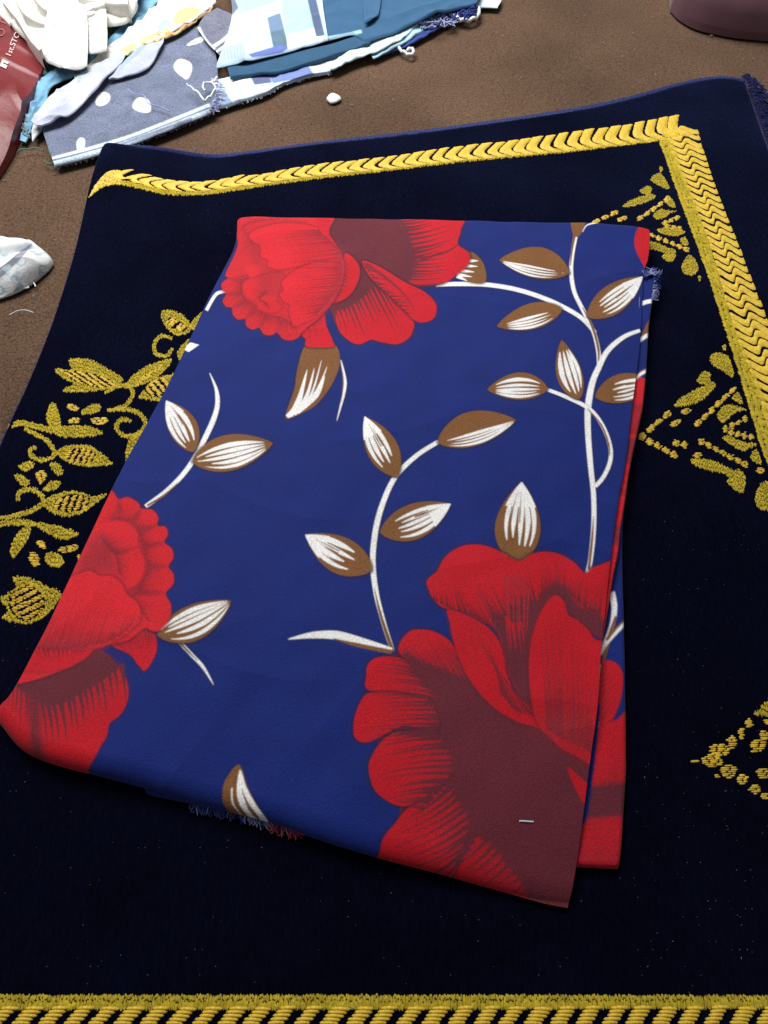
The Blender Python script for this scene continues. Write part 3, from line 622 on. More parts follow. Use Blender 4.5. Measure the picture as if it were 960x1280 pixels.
def paint_left_flower():
    C1, C2 = (0, 600, 4), (0, 760, 4)
    # skirt petal
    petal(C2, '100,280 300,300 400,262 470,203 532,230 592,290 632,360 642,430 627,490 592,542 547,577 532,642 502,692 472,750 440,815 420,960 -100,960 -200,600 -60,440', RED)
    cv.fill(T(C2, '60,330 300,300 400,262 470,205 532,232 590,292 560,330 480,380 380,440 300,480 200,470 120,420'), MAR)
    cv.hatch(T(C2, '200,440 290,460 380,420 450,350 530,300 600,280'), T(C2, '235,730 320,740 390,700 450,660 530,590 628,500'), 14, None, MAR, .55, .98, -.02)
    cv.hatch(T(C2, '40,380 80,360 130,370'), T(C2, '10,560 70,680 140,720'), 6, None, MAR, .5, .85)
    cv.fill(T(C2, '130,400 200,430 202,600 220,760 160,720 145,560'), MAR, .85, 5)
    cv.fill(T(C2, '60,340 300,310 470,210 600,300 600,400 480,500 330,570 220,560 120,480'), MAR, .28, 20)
    # right small petal
    petal(C1, '560,822 640,768 722,736 772,770 784,830 772,882 726,952 690,922 650,872', RB)
    cv.hatch(T(C1, '570,815 640,765 720,735 765,760'), T(C1, '640,860 690,880 730,880 770,850'), 24, 2.2, (96, 26, 42), .5, .95)
    ring = '420,0 520,20 568,62 592,95 640,86 692,115 706,142 762,150 790,187 787,227 827,235 839,270 822,312 857,342 867,387 842,432 867,472 864,522 828,567 853,622 852,682 822,732 776,757 720,742 640,800 480,845 330,945 0,1010 -60,700 200,500'
    petal(C1, ring, (202, 28, 40))
    for a, b in (('592,95', '600,170'), ('705,142', '670,200'), ('787,228', '705,250'), ('822,312', '715,330'), ('842,432', '730,430'), ('828,567', '690,560')): cv.stroke(T(C1, a+' '+b), [1.5, 7, 11], (130, 26, 42), .7, 4)
    cv.hatch(T(C1, '560,200 640,205 690,250 715,340 735,440 690,540 660,600 740,700'), T(C1, '570,100 680,110 780,200 840,290 866,390 866,500 850,640 790,740'), 72, 2.1, (136, 26, 42), .3, .75)
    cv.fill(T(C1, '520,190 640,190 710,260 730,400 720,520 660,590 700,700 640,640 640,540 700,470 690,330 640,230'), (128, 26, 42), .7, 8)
    cv.fill(T(C1, '380,330 470,250 540,213 602,208 652,225 687,270 687,330 717,390 717,450 692,512 640,542 600,490 540,460 330,480'), (208, 30, 42))
    cv.hatch(T(C1, '500,290 540,330 580,390 590,450'), T(C1, '530,215 680,270 715,400 650,535'), 40, 2, (136, 28, 42), .35, .75)
    cv.fill(T(C1, '380,420 480,260 520,290 560,350 600,470 540,460 400,470'), (150, 34, 48), .75, 12)
    cv.stroke(T(C1, '520,300 545,345 600,360 690,335'), [8, 6, 3], (128, 28, 44), .6, 4)
    p = T(C1, '220,640 340,500 400,470 450,456 500,480 550,480 602,510 632,570 682,610 702,660 692,712 640,762 560,812 480,842 300,870 150,900 60,900')
    cv.outline(p, (126, 24, 40), 5, .8, 4); cv.fill(p, (212, 30, 42))
    cv.hatch(T(C1, '160,860 300,850 440,830 560,800 650,740'), T(C1, '330,510 430,470 530,485 620,560 700,650'), 46, 2.2, (138, 26, 40), .5, .97)
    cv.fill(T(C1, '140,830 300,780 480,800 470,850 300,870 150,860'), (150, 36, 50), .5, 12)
    cv.hatch(T(C1, '480,845 580,800 660,750 700,690'), T(C1, '430,760 520,720 600,680 650,650'), 16, 2.2, (150, 28, 42), .5, .8)
    p = T(C1, '100,830 170,838 300,852 452,846 425,892 345,930 240,957 100,955 20,960'); cv.outline(p, (110, 24, 38), 3, .7, 3); cv.fill(p, RB)
    cv.hatch(T(C1, '170,838 240,845 320,850 430,848'), T(C1, '220,930 290,920 340,900 400,870'), 12, 3.2, (112, 24, 38), .5, .95, .08)

def paint_near_flower():
    B5, B6, B7 = (520, 660, 3.4286), (430, 770, 4), (470, 900, 3)
    def lobe(z, s, inner, outer, n=16, wd=3.2, lo=.45, hi=.9, bend=0):
        p = petal(z, s, RED, 6, (40, 16, 44)); cv.hatch(T(z, inner), T(z, outer), n, wd, MAR, lo, hi, bend)
    body_ = T(PX, '503,812 528,826 556,836 590,852 640,872 700,892 780,930 790,1000 760,1180 670,1160 655,1110 632,1080 615,1058 600,1048 590,1030 578,1010 566,990 566,960 560,930 553,900 548,880 535,862 515,836')
    cv.fill(T(PX, '490,818 560,830 640,872 780,930 790,1000 760,1180 660,1160 560,1080 500,1050 500,1000 480,960 470,900 480,850'), MAR)
    lobe(B7, '245,574 300,490 380,440 450,428 530,440 640,590 620,760 300,700', '455,410 520,450 575,520 640,600 680,680', '290,560 340,610 420,660 500,720 580,780', 13, None, .7, 1.0, -.04)
    lobe(B7, '16,490 30,440 70,390 120,330 200,280 285,248 360,330 340,430 250,620 10,580', '290,240 350,300 380,370 370,440 320,520', '70,400 40,450 30,500 90,570 190,640', 13, None, .66, 1.0, -.05)
    lobe(B6, '123,760 140,700 170,650 220,600 300,578 440,580 560,700 500,830 350,935 270,947 200,912 148,860', '440,575 530,640 580,720 570,790 500,850 400,960', '200,610 150,690 130,770 160,860 220,920 290,950', 16, None, .68, 1.0, .03)
    lobe(B6, '48,550 58,490 88,420 130,383 250,373 420,420 470,560 300,548 200,592 130,627 80,627 52,600', '420,380 470,430 490,490 480,550 440,590', '120,380 80,440 60,510 70,570 110,620', 12, None, .66, .98, .02)
    lobe(B6, '112,290 122,240 160,210 220,203 300,218 420,290 500,410 400,392 250,372 118,367', '400,270 460,330 500,390 500,430', '190,205 125,250 110,310 130,362', 9, None, .6, .95, .05)
    lobe(B6, '272,170 288,120 330,76 380,68 450,78 520,118 562,170 650,300 590,400 480,340 380,250 300,205', '470,350 540,370 600,370 640,320 660,270', '280,180 300,110 370,70 450,80 540,140', 15, None, .55, .95)
    cv.fill(body_, MAR, 1, 4)
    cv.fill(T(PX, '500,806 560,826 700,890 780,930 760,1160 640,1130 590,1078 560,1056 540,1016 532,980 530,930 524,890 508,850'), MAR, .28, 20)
    # upright petals
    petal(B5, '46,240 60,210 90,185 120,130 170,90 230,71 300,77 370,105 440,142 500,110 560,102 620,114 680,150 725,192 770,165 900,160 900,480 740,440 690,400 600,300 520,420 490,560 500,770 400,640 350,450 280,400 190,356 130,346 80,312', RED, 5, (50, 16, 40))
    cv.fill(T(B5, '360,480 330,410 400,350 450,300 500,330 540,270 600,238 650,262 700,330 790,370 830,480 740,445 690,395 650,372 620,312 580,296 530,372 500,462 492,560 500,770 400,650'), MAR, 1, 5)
    cv.hatch(T(B5, '330,400 400,380 460,350 520,330'), T(B5, '220,230 330,190 420,160 480,140'), 26, 4, MAR, .4, .9)
    cv.hatch(T(B5, '530,300 600,250 660,280 720,340 790,380'), T(B5, '530,150 620,140 700,190 760,210 810,220'), 40, 3, (112, 28, 40), .4, .95)
    cv.hatch(T(B5, '80,310 150,345 230,370 320,420'), T(B5, '70,230 140,230 200,270 250,290'), 20, 3.2, (104, 24, 38), .4, .9)
    cv.hatch(T(B5, '380,200 420,200 450,220 480,260'), T(B5, '400,520 430,500 455,520 470,480'), 8, 5, (168, 30, 42), .8, 1.1)
    cv.hatch(T(B5, '390,380 420,420 450,400'), T(B5, '400,560 440,580 470,560'), 6, 4, RED, .6, .9)
    p = T(B5, '138,350 220,375 300,420 352,480 377,560 387,620 422,700 500,785 640,960 530,862 440,832 350,782 260,692 200,592 160,482 144,400'); cv.outline(p, (90, 22, 36), 4, .7, 3); cv.fill(p, RED)
    cv.hatch(T(B5, '500,800 440,790 390,740 360,700'), T(B5, '190,400 225,400 270,425 325,470'), 13, 3.2, (122, 26, 38), .6, .95)
    p = T(B5, '592,290 632,312 652,372 692,396 742,442 772,480 900,540 900,1100 770,1030 700,985 620,940 540,865 500,775 484,600 498,470 540,352'); cv.outline(p, (90, 22, 36), 5, .8, 3); cv.fill(p, RED)
    cv.hatch(T(B5, '560,860 620,900 690,930 750,960'), T(B5, '530,400 600,340 680,420 760,490'), 24, 3.6, (124, 28, 40), .5, .97)
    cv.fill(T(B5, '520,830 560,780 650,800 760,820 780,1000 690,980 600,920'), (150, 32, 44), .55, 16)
    cv.fill(T(B7, '640,30 650,60 700,140 800,215 840,260 840,330 780,300 700,190 640,100'), MAR, .9, 5)
    cv.fill(T(B7, '718,178 760,210 800,255 785,312 750,262'), RED)
paint_stems(); paint_leaves(); paint_far_flower(); paint_left_flower(); paint_near_flower()
cv.soften()

fabric = empty('folded_fabric', 'folded royal blue cotton fabric printed with red flowers and brown and white leaves', 'fabric', (0.0, .35, ZR))
F_TOP = T(PX, '300,277 310,274 430,274 600,277 790,282 806,288')
F_LEFT = T(PX, '300,277 297,310 282,342 260,385 215,478 161,575 114,669 54,790 15,860 -2,880 -10,896')
F_RIGHT = T(PX, '806,288 808,300 806,328 801,347 799,400 796,450 790,500 781,578 771,631 762,700 756,760 751,806 746,882 739,940 730,1017 722,1083 714,1133')
F_BOT = T(PX, '-10,896 0,908 15,927 32,940 65,953 110,965 180,983 246,1003 333,1025 400,1049 477,1072 553,1091 630,1112 683,1127 714,1133')
def top_height(u, v, x, y):
    wx = .46; wy = .60
    z = ZT+waves(x, y, 5, .0016, .26, 5)+waves(x, y, 9, .0004, .06, 5)+creases(x, y, 15, .16, .0007)
    lb = .30+.7*np.clip((u-.15)/.6, 0, 1)                # the stack is plump at its near left corner, flatter near right
    z = z-roll(u*wx, .011, .012)-roll(v*wy, .010, .010)-roll((1-v)*wy, .014, .013)*(1-.35*u)
    z = z-.0035*np.clip((u-.80)/.2, 0, 1)**1.5
    z = z-.010*np.clip((u-.55)/.45, 0, 1)**1.2*np.clip((v-.8)/.2, 0, 1)**1.3
    return np.maximum(z, ZR+.0035)
sheet_top = sheet('top_layer', (F_TOP, F_RIGHT, F_BOT, F_LEFT), ZT-.006, 760, 1000, top_height, cv, M_PRINT, None, floor=None, skirt=.0011)
attach(sheet_top, fabric)
def fold_side(name, curve, z0, z1, off, canvas_col, m, n=200):
    """the turn of the cloth below the top sheet's edge, down to the rug"""
    c = resample(UA(crom(curve), ZT-.006), n); d = np.gradient(c, axis=0); d /= np.linalg.norm(d, axis=1)[:, None]; nn = np.stack([-d[:, 1], d[:, 0]], 1)*off
    V = []; k = 7
    for j in range(k):
        t = j/(k-1); a = t*math.pi*.92; bulge = .5*(z0-z1)*math.sin(a)*.55
        V.append(np.c_[c+nn*(.0012+.010*t), np.full(n, z0+(z1-z0)*(1-math.cos(a))/2*1.03)])
    V = np.stack(V, 0); Q = grid_quads(n, k)
    Vf = V.reshape(-1, 3); o = mesh_np(name, Vf, Q, m, None, True, canvas_col.sample(Vf[:, :2]*((H-canvas_col.z)/(H-Vf[:, 2]))[:, None])); return attach(o, fabric)
fold_side('fold_turn', F_LEFT, ZT-.009, ZR+.0006, 1, cv, M_PRINT)
fold_side('fold_turn', F_BOT[:9], ZT-.010, ZR+.0006, 1, cv, M_PRINT)
fold_side('fold_turn', F_TOP, ZT-.009, ZR+.0006, -1, cv, M_PRINT)

# second layer: a narrow strip of blue, then red, past the right edge of the top sheet
c2 = Canvas((700, 320, 840, 830), ZT-.006, .0004, BLUE)
c2.fill(T(PX, '740,474 812,478 806,521 793,580 786,623 781,655 777,700 770,756 764,830 730,830 720,700'), (196, 26, 40))
for s, cc in (('750,500 815,506 806,545 750,540', (150, 26, 40)), ('740,545 806,548 796,580 740,576', (122, 34, 48)), ('740,655 790,657 784,682 740,680', (116, 36, 50)), ('740,610 800,612 798,620 740,618', (150, 30, 42))): c2.fill(T(PX, s), cc, .9, 3, False)
c2.hatch(T(PX, '792,580 780,660 770,740'), T(PX, '760,580 750,660 745,740'), 14, 4, (160, 28, 40), .5, 1)
c2.stroke(T(PX, '795,383 806,378 816,376'), [5, 5, 5], WHT); c2.stroke(T(PX, '792,476 800,468 812,462'), [3, 4, 4], WHT); c2.stroke(T(PX, '792,473 800,465 812,459'), [1.5, 1.5, 1.5], BRN)
c2.fill(T(PX, '800,424 814,396 816,415 806,422'), BRN); c2.stroke(T(PX, '799,426 808,420 816,417'), [4, 5, 5], WHT); c2.soften()
S2R = T(PX, '819,344 817,372 812,410 809,462 805,506 802,522 789,582 783,623 778,655 774,690 768,720 761,762 753,808')
S2L = T(PX, '780,340 778,410 772,480 760,560 745,640 735,720 725,808')
s2 = sheet('second_layer', (T(PX, '780,340 800,342 819,344'), S2R, T(PX, '725,808 740,808 753,808'), S2L), ZT-.007, 90, 420,
           lambda u, v, x, y: ZT-.0062+waves(x, y, 31, .0004, .05)-roll((1-u)*.05, .005, .0055), c2, M_PRINT, None, floor=ZR+.004)
attach(s2, fabric)
# third layer: blue with a red petal, wider towards the near end
c3 = Canvas((690, 600, 810, 1110), ZT-.012, .0004, BLUE)
c3.stroke(T(PX, '764,740 768,760 764,785 752,812'), [9, 7, 6, 5], WHT); c3.stroke(T(PX, '770,770 762,795 752,835 748,880'), [3, 5, 5, 3], BRN); c3.stroke(T(PX, '784,776 770,790 756,806 750,818'), [5, 5, 5, 4], WHT); c3.stroke(T(PX, '784,772 770,786 758,800'), [2, 3, 4], BRN)
c3.stroke(T(PX, '750,830 747,860 744,885'), [2, 3, 1], WHT); c3.stroke(T(PX, '742,906 750,905'), [7, 7], WHT); c3.stroke(T(PX, '742,906 750,906'), [2, 2], BRN)
p = T(PX, '752,830 766,827 776,836 779,852 774,880 762,905 750,910 748,870'); c3.outline(p, (60, 16, 36), 3, .6); c3.fill(p, RED); c3.hatch(T(PX, '754,900 752,870 752,845'), T(PX, '776,870 776,850 770,838'), 9, 2.5, (120, 24, 38), .5, .9)
p = T(PX, '730,915 752,908 770,900 800,896 800,1110 700,1110 715,1000'); c3.outline(p, (60, 16, 36), 3, .6); c3.fill(p, RED)
c3.hatch(T(PX, '745,985 760,980 785,972'), T(PX, '745,915 765,905 785,900'), 12, 3, (156, 26, 38), .5, .95)
c3.fill(T(PX, '700,990 735,983 790,975 790,1020 700,1026'), MAR, 1, 3, False)
for yy in (1030, 1038, 1048, 1058, 1066): c3.stroke(T(PX, '700,%d 740,%d 790,%d' % (yy, yy-1, yy-2)), [3, 3.5, 2], (146, 28, 40), .8, 2)
c3.stroke(T(PX, '748,880 741,935 732,1010 728,1030'), [5, 9, 8, 5], BLUE)
c3.fill(T(PX, '700,1068 790,1064 790,1080 700,1084'), (150, 28, 40), .5, 4, False); c3.soften()
S3R = T(PX, '792,480 786,560 780,650 779,700 781,777 783,864 784,940 784,967 781,1017 778,1060 775,1085')
S3L = T(PX, '745,480 735,600 722,720 712,840 700,960 690,1040 684,1080')
s3 = sheet('third_layer', (T(PX, '745,480 770,480 792,480'), S3R, T(PX, '684,1080 730,1083 775,1085'), S3L), ZR+.006, 100, 420,
           lambda u, v, x, y: ZR+.0072+waves(x, y, 41, .0004, .05)-roll((1-u)*.075, .006, .005)-roll((1-v)*.42, .004, .003), c3, M_PRINT, None, floor=ZR+.0004)
attach(s3, fabric)
# a lower fold peeping out along the near edge, with its frayed end
c4 = Canvas((160, 960, 400, 1060), ZR+.006, .0005, BLUE)
c4.fill(T(PX, '240,995 300,1010 380,1036 380,1050 290,1030 244,1008'), RED); c4.soften()
s4 = sheet('lower_fold', (T(PX, '178,970 250,988 330,1010 380,1030'), T(PX, '380,1030 382,1038 380,1044'), T(PX, '182,991 196,995 245,1005 300,1017 350,1032 380,1044'), T(PX, '178,970 178,980 182,991')), ZR+.004, 160, 30,
           lambda u, v, x, y: ZR+.0055+waves(x, y, 51, .0004, .04)-roll((1-v)*.02, .005, .004)-roll(u*.17, .005, .004), c4, M_PRINT, None, floor=ZR+.0004)
attach(s4, fabric)
def fray(name, curve, z, n, ln, cols, down, root=fabric, r=(.00025, .0005)):
    c = resample(UA(crom(curve), z), n)
    bags = [Bag() for _ in cols]
    for i in range(n):
        k = i*len(cols)//n if random.random() < .65 else random.randrange(len(cols)); L = ln*random.uniform(.4, 1.15); a = random.gauss(0, .5)
        d = np.array([math.cos(down+a), math.sin(down+a)]); e = np.array([-d[1], d[0]])*random.uniform(-.4, .4)*L
        q = [(*(c[i]-d*.002), z+.001), (*(c[i]+d*L*.4+e), z+random.uniform(0, .002)), (*(c[i]+d*L+e*.3), z-random.uniform(0, .002))]
        bags[k].add(tube(crom(q, n=3), random.uniform(*r), 4))
    for b, m in zip(bags, cols):
        if b.n: o = b.build(name, m); o['kind'] = 'stuff'; attach(o, root)
M_REDFRAY = mat('red_thread', (176, 50, 66), rough=.9, sheen=.3); M_PALEFRAY = mat('pale_thread', (150, 160, 205), rough=.9, sheen=.3)
fray('frayed_edge', T(PX, '238,1004 270,1009 310,1018 345,1029 372,1039'), ZR+.003, 200, .0062, [M_BLUEFRAY, M_BLUEFRAY, M_PALEFRAY, M_REDFRAY], -1.6, fabric, (.0002, .0004))
fray('frayed_edge', T(PX, '806,346 812,343 820,344'), ZT-.004, 60, .012, [M_BLUEFRAY, M_PALEFRAY], 1.2)
fray('frayed_edge', T(PX, '819,345 818,360 816,374'), ZT-.006, 40, .006, [M_BLUEFRAY, M_PALEFRAY], .1)
b = Bag(); b.add(curl(T(PX, '800,352 798,400 795,450 792,478'), ZT-.0042, .00022, 12)); attach(b.build('loose_thread', M_PALEFRAY), fabric)
from mathutils.bvhtree import BVHTree
def top_at(px, py):                                      # point of the top sheet
    x, y = U(px, py, ZT-.004)
    co = TOPV; k = np.argmin((co[:, 0]-x)**2+(co[:, 1]-y)**2); return co[k]
TOPV = np.empty(len(sheet_top.data.vertices)*3, np.float32); sheet_top.data.vertices.foreach_get('co', TOPV); TOPV = TOPV.reshape(-1, 3)
b = Bag(); b.add(tube([top_at(x, y)+np.array([0, 0, .0005]) for x, y in ((649.5, 1026.3), (655, 1026), (661, 1025.8), (667.5, 1026.2))], .00055, 8)); tag(b.build('pin', M_STEEL), 'short silvery pin lying on the maroon heart of the printed flower', 'pin')

# ---------------------------------------------------------------- cloth scraps on the carpet
def ridged(x, y, ang, scale, amp, seed):                 # soft parallel folds
    r = np.random.default_rng(seed); c, s = math.cos(ang), math.sin(ang); t = x*c+y*s; q = -x*s+y*c
    f = np.sin(t*6.283/scale+1.4*np.sin(q*6.283/(scale*3.1)+r.uniform(0, 6))+r.uniform(0, 6)); g = np.sin(t*6.283/(scale*.43)+1.1*np.sin(q*6.283/(scale*1.7))+r.uniform(0, 6))
    return amp*(np.abs(f)**1.5*np.sign(f)*.7+.25*g)
def cloth(name, curves, z0, base, paint=None, folds=(0, .03, .002, 1), edge=.002, tilt=(0, 0), nu=110, nv=80, label=None, cat='cloth scrap', parent=None, skirt=.0009, texel=.0008, m=None, drop=.7, group=None):
    """one scrap: z0 its height; folds = (direction, spacing, height, seed); tilt = extra height at right / near side"""
    z0 = .002+z0*.62; folds = (folds[0], folds[1], folds[2]*.8, folds[3]); tilt = (tilt[0]*.62, tilt[1]*.62)
    allp = np.array([p for c in curves for p in c]); zc = z0
    cvs = base
    if paint:
        cvs = Canvas((allp[:, 0].min(), allp[:, 1].min(), allp[:, 0].max(), allp[:, 1].max()), zc, texel, base); paint(cvs); cvs.soften()
    def zf(u, v, x, y):
        e = np.minimum(np.minimum(u, 1-u)*.12, np.minimum(v, 1-v)*.09)
        k = np.clip(e/.01, 0, 1); z = z0+tilt[0]*(u-.5)+tilt[1]*(v-.5)+ridged(x, y, *folds)*(.35+.65*k)+waves(x, y, folds[3]+90, folds[2]*.12, folds[1]*.6, 4)+creases(x, y, folds[3]+7, folds[1]*1.1, folds[2]*1.0)
        z = z-roll(np.minimum(v, 1-v)*.10, edge, edge*drop)
        return np.maximum(z, .0018)
    o = sheet(name, curves, z0, nu, nv, zf, cvs, m or M_CLOTH, None, skirt=skirt)
    if parent is not None: return attach(o, parent)
    if label: tag(o, label, cat, group)
    return o
def path4(top, right, bottom, left): return tuple(T(PX, s) for s in (top, right, bottom, left))
def ribbon(s, wpx, jag=0):                                # a strip of cloth along a path
    c = crom(T(PX, s), n=6); d = np.gradient(c, axis=0); d /= np.linalg.norm(d, axis=1)[:, None]; n = np.stack([-d[:, 1], d[:, 0]], 1)
    wd = np.interp(np.linspace(0, 1, len(c)), np.linspace(0, 1, len(wpx)), wpx)[:, None]/2
    a, b = c-n*wd, c+n*wd; return a.tolist(), [a[-1].tolist(), ((a[-1]+b[-1])/2).tolist(), b[-1].tolist()], b.tolist(), [a[0].tolist(), ((a[0]+b[0])/2).tolist(), b[0].tolist()]

# red shopping bag
bag_root = empty('shopping_bag', 'crumpled dark red plastic shopping bag with white lettering lying on the carpet', 'bag', (-.62, 1.0, 0))
def bag_z(u, v, x, y): return np.maximum(.010+.030*np.sin(np.pi*np.clip(v, 0, 1))**.7*(1-.75*u**3)+ridged(x, y, 1.1, .16, .004, 4)+creases(x, y, 8, .09, .004), .002)
bo_ = sheet('bag_body', path4('-110,-20 -50,-10 0,14 26,40 54,74', '54,74 49,98 32,138 14,182 -6,214', '-140,300 -70,270 -6,214', '-110,-20 -130,120 -140,300'), .012, 110, 110, bag_z, None, M_PLASTIC, None, floor=.001)
attach(bo_, bag_root)
M_LETTER = mat('faded_white_print', (214, 200, 196), rough=.6); M_FADED = mat('worn_pink_print', (150, 92, 90), rough=.6)
bvh_bag = BVHTree.FromObject(bo_, bpy.context.evaluated_depsgraph_get())
def bag_text(txt, px, py, size, ang, m, box=False):
    if box:
        b = bmesh.new(); n = 6
        vs = [[b.verts.new((i/n*size, j/n*size, 0)) for i in range(n+1)] for j in range(n+1)]
        for j in range(n):
            for i in range(n):
                if not (box == 2 and i in (3,) and j < 4): b.faces.new((vs[j][i], vs[j][i+1], vs[j+1][i+1], vs[j+1][i]))
        me = bpy.data.meshes.new('logo'); b.to_mesh(me); b.free()
    else:
        c = bpy.data.curves.new('lettering', 'FONT'); c.body = txt; c.size = size; c.resolution_u = 3
        t = bpy.data.objects.new('lettering', c); COL.objects.link(t); dg = bpy.context.evaluated_depsgraph_get()
        me = bpy.data.meshes.new_from_object(t.evaluated_get(dg)); bpy.data.objects.remove(t)
    ca, sa = math.cos(ang), math.sin(ang)                # the print follows the bag's own surface
    for v in me.vertices:
        qx, qy = px+v.co.x*ca-v.co.y*sa, py-v.co.x*sa-v.co.y*ca
        X, Y = U(qx, qy, 0.); h = bvh_bag.ray_cast(Vector((0, 0, H)), (Vector((X, Y, 0))-Vector((0, 0, H))).normalized())[0]
        if h is None: h = Vector((X, Y, 0))
        v.co = (h.x, h.y, h.z+.0012)
    me.materials.clear(); me.materials.append(m); o = bpy.data.objects.new('logo_mark' if box else 'lettering', me); COL.objects.link(o); attach(o, bag_root)
bag_text('', 8, 87, 9, 1.15, M_LETTER, 2)
bag_text('1st.STO', 13, 73, 10, 1.17, M_LETTER)
bag_text('O', 4, 48, 13, 1.17, M_FADED)
bag_text('T', 6, 34, 13, 1.17, M_FADED)
for o in bag_root.children:
    if o.name.startswith('lettering') and o.data.materials[0] == M_LETTER: o['label'] = 'small white lettering'

# dark teal cloth under the white one, pale blue strips, cream and orange strips
cloth('scrap_cloth', path4('30,60 90,40 150,20 190,10', '190,10 185,25 175,40', '45,92 85,88 130,76 175,40', '30,60 38,76 45,92'), .010, (74, 120, 116), None, (1.2, .05, .002, 3), label='dull green cloth scrap showing below the white crumpled cloth', tilt=(.002, -.004))
cloth('scrap_cloth', ribbon('26,172 46,128 60,98 96,86 132,66 160,36 186,4 204,-18', [8, 16, 16, 13, 15, 18, 18, 18]), .015, (122, 172, 204), lambda c: (c.stroke(T(PX, '30,170 50,125 64,100'), [3, 3, 2], (84, 120, 140), .7, 2), c.stroke(T(PX, '100,84 136,62 164,30'), [3, 3, 3], (88, 140, 170), .8, 3)), (.6, .04, .004, 6), label='sky blue twisted fabric strip below the white crumpled cloth', nu=160, nv=40, tilt=(.012, 0))
cloth('scrap_cloth', ribbon('110,86 140,66 172,44 206,14 226,-14', [10, 20, 26, 28, 26]), .024, (232, 230, 222), lambda c: c.stroke(T(PX, '120,84 150,66 186,44 220,8'), [3, 4, 4, 3], (196, 200, 196), .7, 3), (.7, .05, .004, 9), label='off-white fabric strip between the sky blue and orange strips', nu=120, nv=40)
cloth('scrap_cloth', ribbon('93,96 128,84 160,62 190,48 222,34 264,6', [4, 8, 9, 9, 11, 9]), .027, (228, 196, 146), lambda c: (c.stroke(T(PX, '120,84 160,66 196,46'), [3, 3, 3], (236, 220, 184), .9, 2), c.stroke(T(PX, '205,44 235,30 266,8'), [5, 6, 5], (196, 150, 92), .8, 2)), (.7, .03, .0025, 12), label='narrow cream and orange strip edging the pale scraps', nu=140, nv=30)
cloth('scrap_cloth', path4('196,36 206,18 226,-6 244,-20', '244,-20 262,-14 270,2', '202,44 224,34 248,20 270,2', '196,36 198,41 202,44'), .030, (206, 218, 232), lambda c: (c.fill(T(PX, '216,28 222,14 240,8 250,12 246,20 226,30'), (226, 192, 142)), c.fill(T(PX, '196,36 206,24 214,30 206,42'), (170, 196, 214))), (.3, .05, .002, 15), label='pale blue scrap with an orange patch', nu=80, nv=50)
# grey-lilac collar pieces
cloth('scrap_cloth', path4('38,150 60,122 92,98 126,76 152,66', '152,66 156,70 152,78', '52,156 86,143 112,118 138,92 152,78', '38,150 44,155 52,156'), .030, (178, 184, 204), lambda c: (c.stroke(T(PX, '46,148 68,124 100,98'), [14, 13, 8], (196, 202, 214), .9, 3), c.fill(T(PX, '84,126 100,104 124,92 116,112 98,136'), (206, 206, 220), .8, 4), c.stroke(T(PX, '92,98 100,95 98,104'), [3, 3, 2], (120, 160, 170), .9, 1)), (.75, .06, .003, 18), label='grey lilac cloth piece crossing the spotted denim-look cloth towards the red bag', nu=110, nv=50)
cloth('scrap_cloth', path4('136,98 150,82 170,60 190,46 206,44', '206,44 204,52 200,60', '136,98 158,93 184,84 200,60', '136,98 136,98.5 136,99'), .026, (176, 182, 202), lambda c: (c.stroke(T(PX, '150,86 176,58 196,46'), [5, 6, 4], (150, 178, 190), .8, 2),), (.9, .05, .002, 22), label='pointed grey lilac cloth end lying across the white-spotted cloth', nu=80, nv=50)
cloth('scrap_cloth', path4('44,150 60,132 76,124', '76,124 78,134 76,142', '40,176 54,160 76,142', '44,150 40,162 40,176'), .012, (196, 202, 206), lambda c: [c.stroke(T(PX, '%d,%d %d,%d' % (46+i*4, 160-i*3, 52+i*4, 150-i*3)), [2, 1], k) for i, k in enumerate(((196, 90, 96), (96, 140, 130), (220, 200, 200), (150, 100, 120), (110, 150, 170), (200, 120, 120)))], (.3, .02, .001, 24), label='tiny multicoloured print scrap tucked beside the spotted cloth near the red bag', nu=40, nv=40)

# white crumpled cloth
white = empty('white_cloth', 'crumpled white cloth heaped over the red bag and pale scraps', 'cloth scrap', (-.5, 1.15, .02))
cloth('drape', path4('-70,-60 40,-60 120,-60 190,-50', '190,-50 180,-20 172,6', '-20,2 0,15 26,38 44,56 60,72 84,76 104,70 120,30 146,24 172,6', '-70,-60 -50,-30 -20,2'), .046, (216, 215, 208), None, (.9, .085, .008, 31), edge=.008, nu=170, nv=130, parent=white, tilt=(.006, -.012))
cloth('flap', path4('62,18 76,10 92,10 110,17', '110,17 110,44 107,74', '58,70 78,77 97,77 107,74', '62,18 56,40 58,70'), .056, (222, 221, 216), None, (0.1, .05, .002, 33), edge=.004, nu=60, nv=70, parent=white, tilt=(0, -.020))
cloth('flap', path4('111,18 122,14 134,16', '134,16 134,38 132,57', '110,60 120,59 132,57', '111,18 111,40 110,60'), .052, (222, 222, 218), None, (.0, .05, .0015, 35), edge=.003, nu=40, nv=60, parent=white, tilt=(0, -.016))

for k_, (s_, w_, zz_) in enumerate((('20,-8 32,14 52,24 84,26 118,14', [6, 9, 10, 9, 5], .060), ('40,-14 56,6 90,12 130,4', [8, 11, 10, 6], .064), ('4,0 22,20 36,42 50,62', [5, 8, 8, 4], .054), ('96,-10 130,-2 160,2', [8, 12, 8], .060))):
    cloth('fold', ribbon(s_, w_), zz_, (218, 216, 210), None, (.4+k_, .09, .002, 36+k_), edge=.012, drop=1.0, nu=80, nv=26, parent=white, skirt=.012)
M_GREYF = mat('slate_thread', (120, 124, 142), rough=.9)
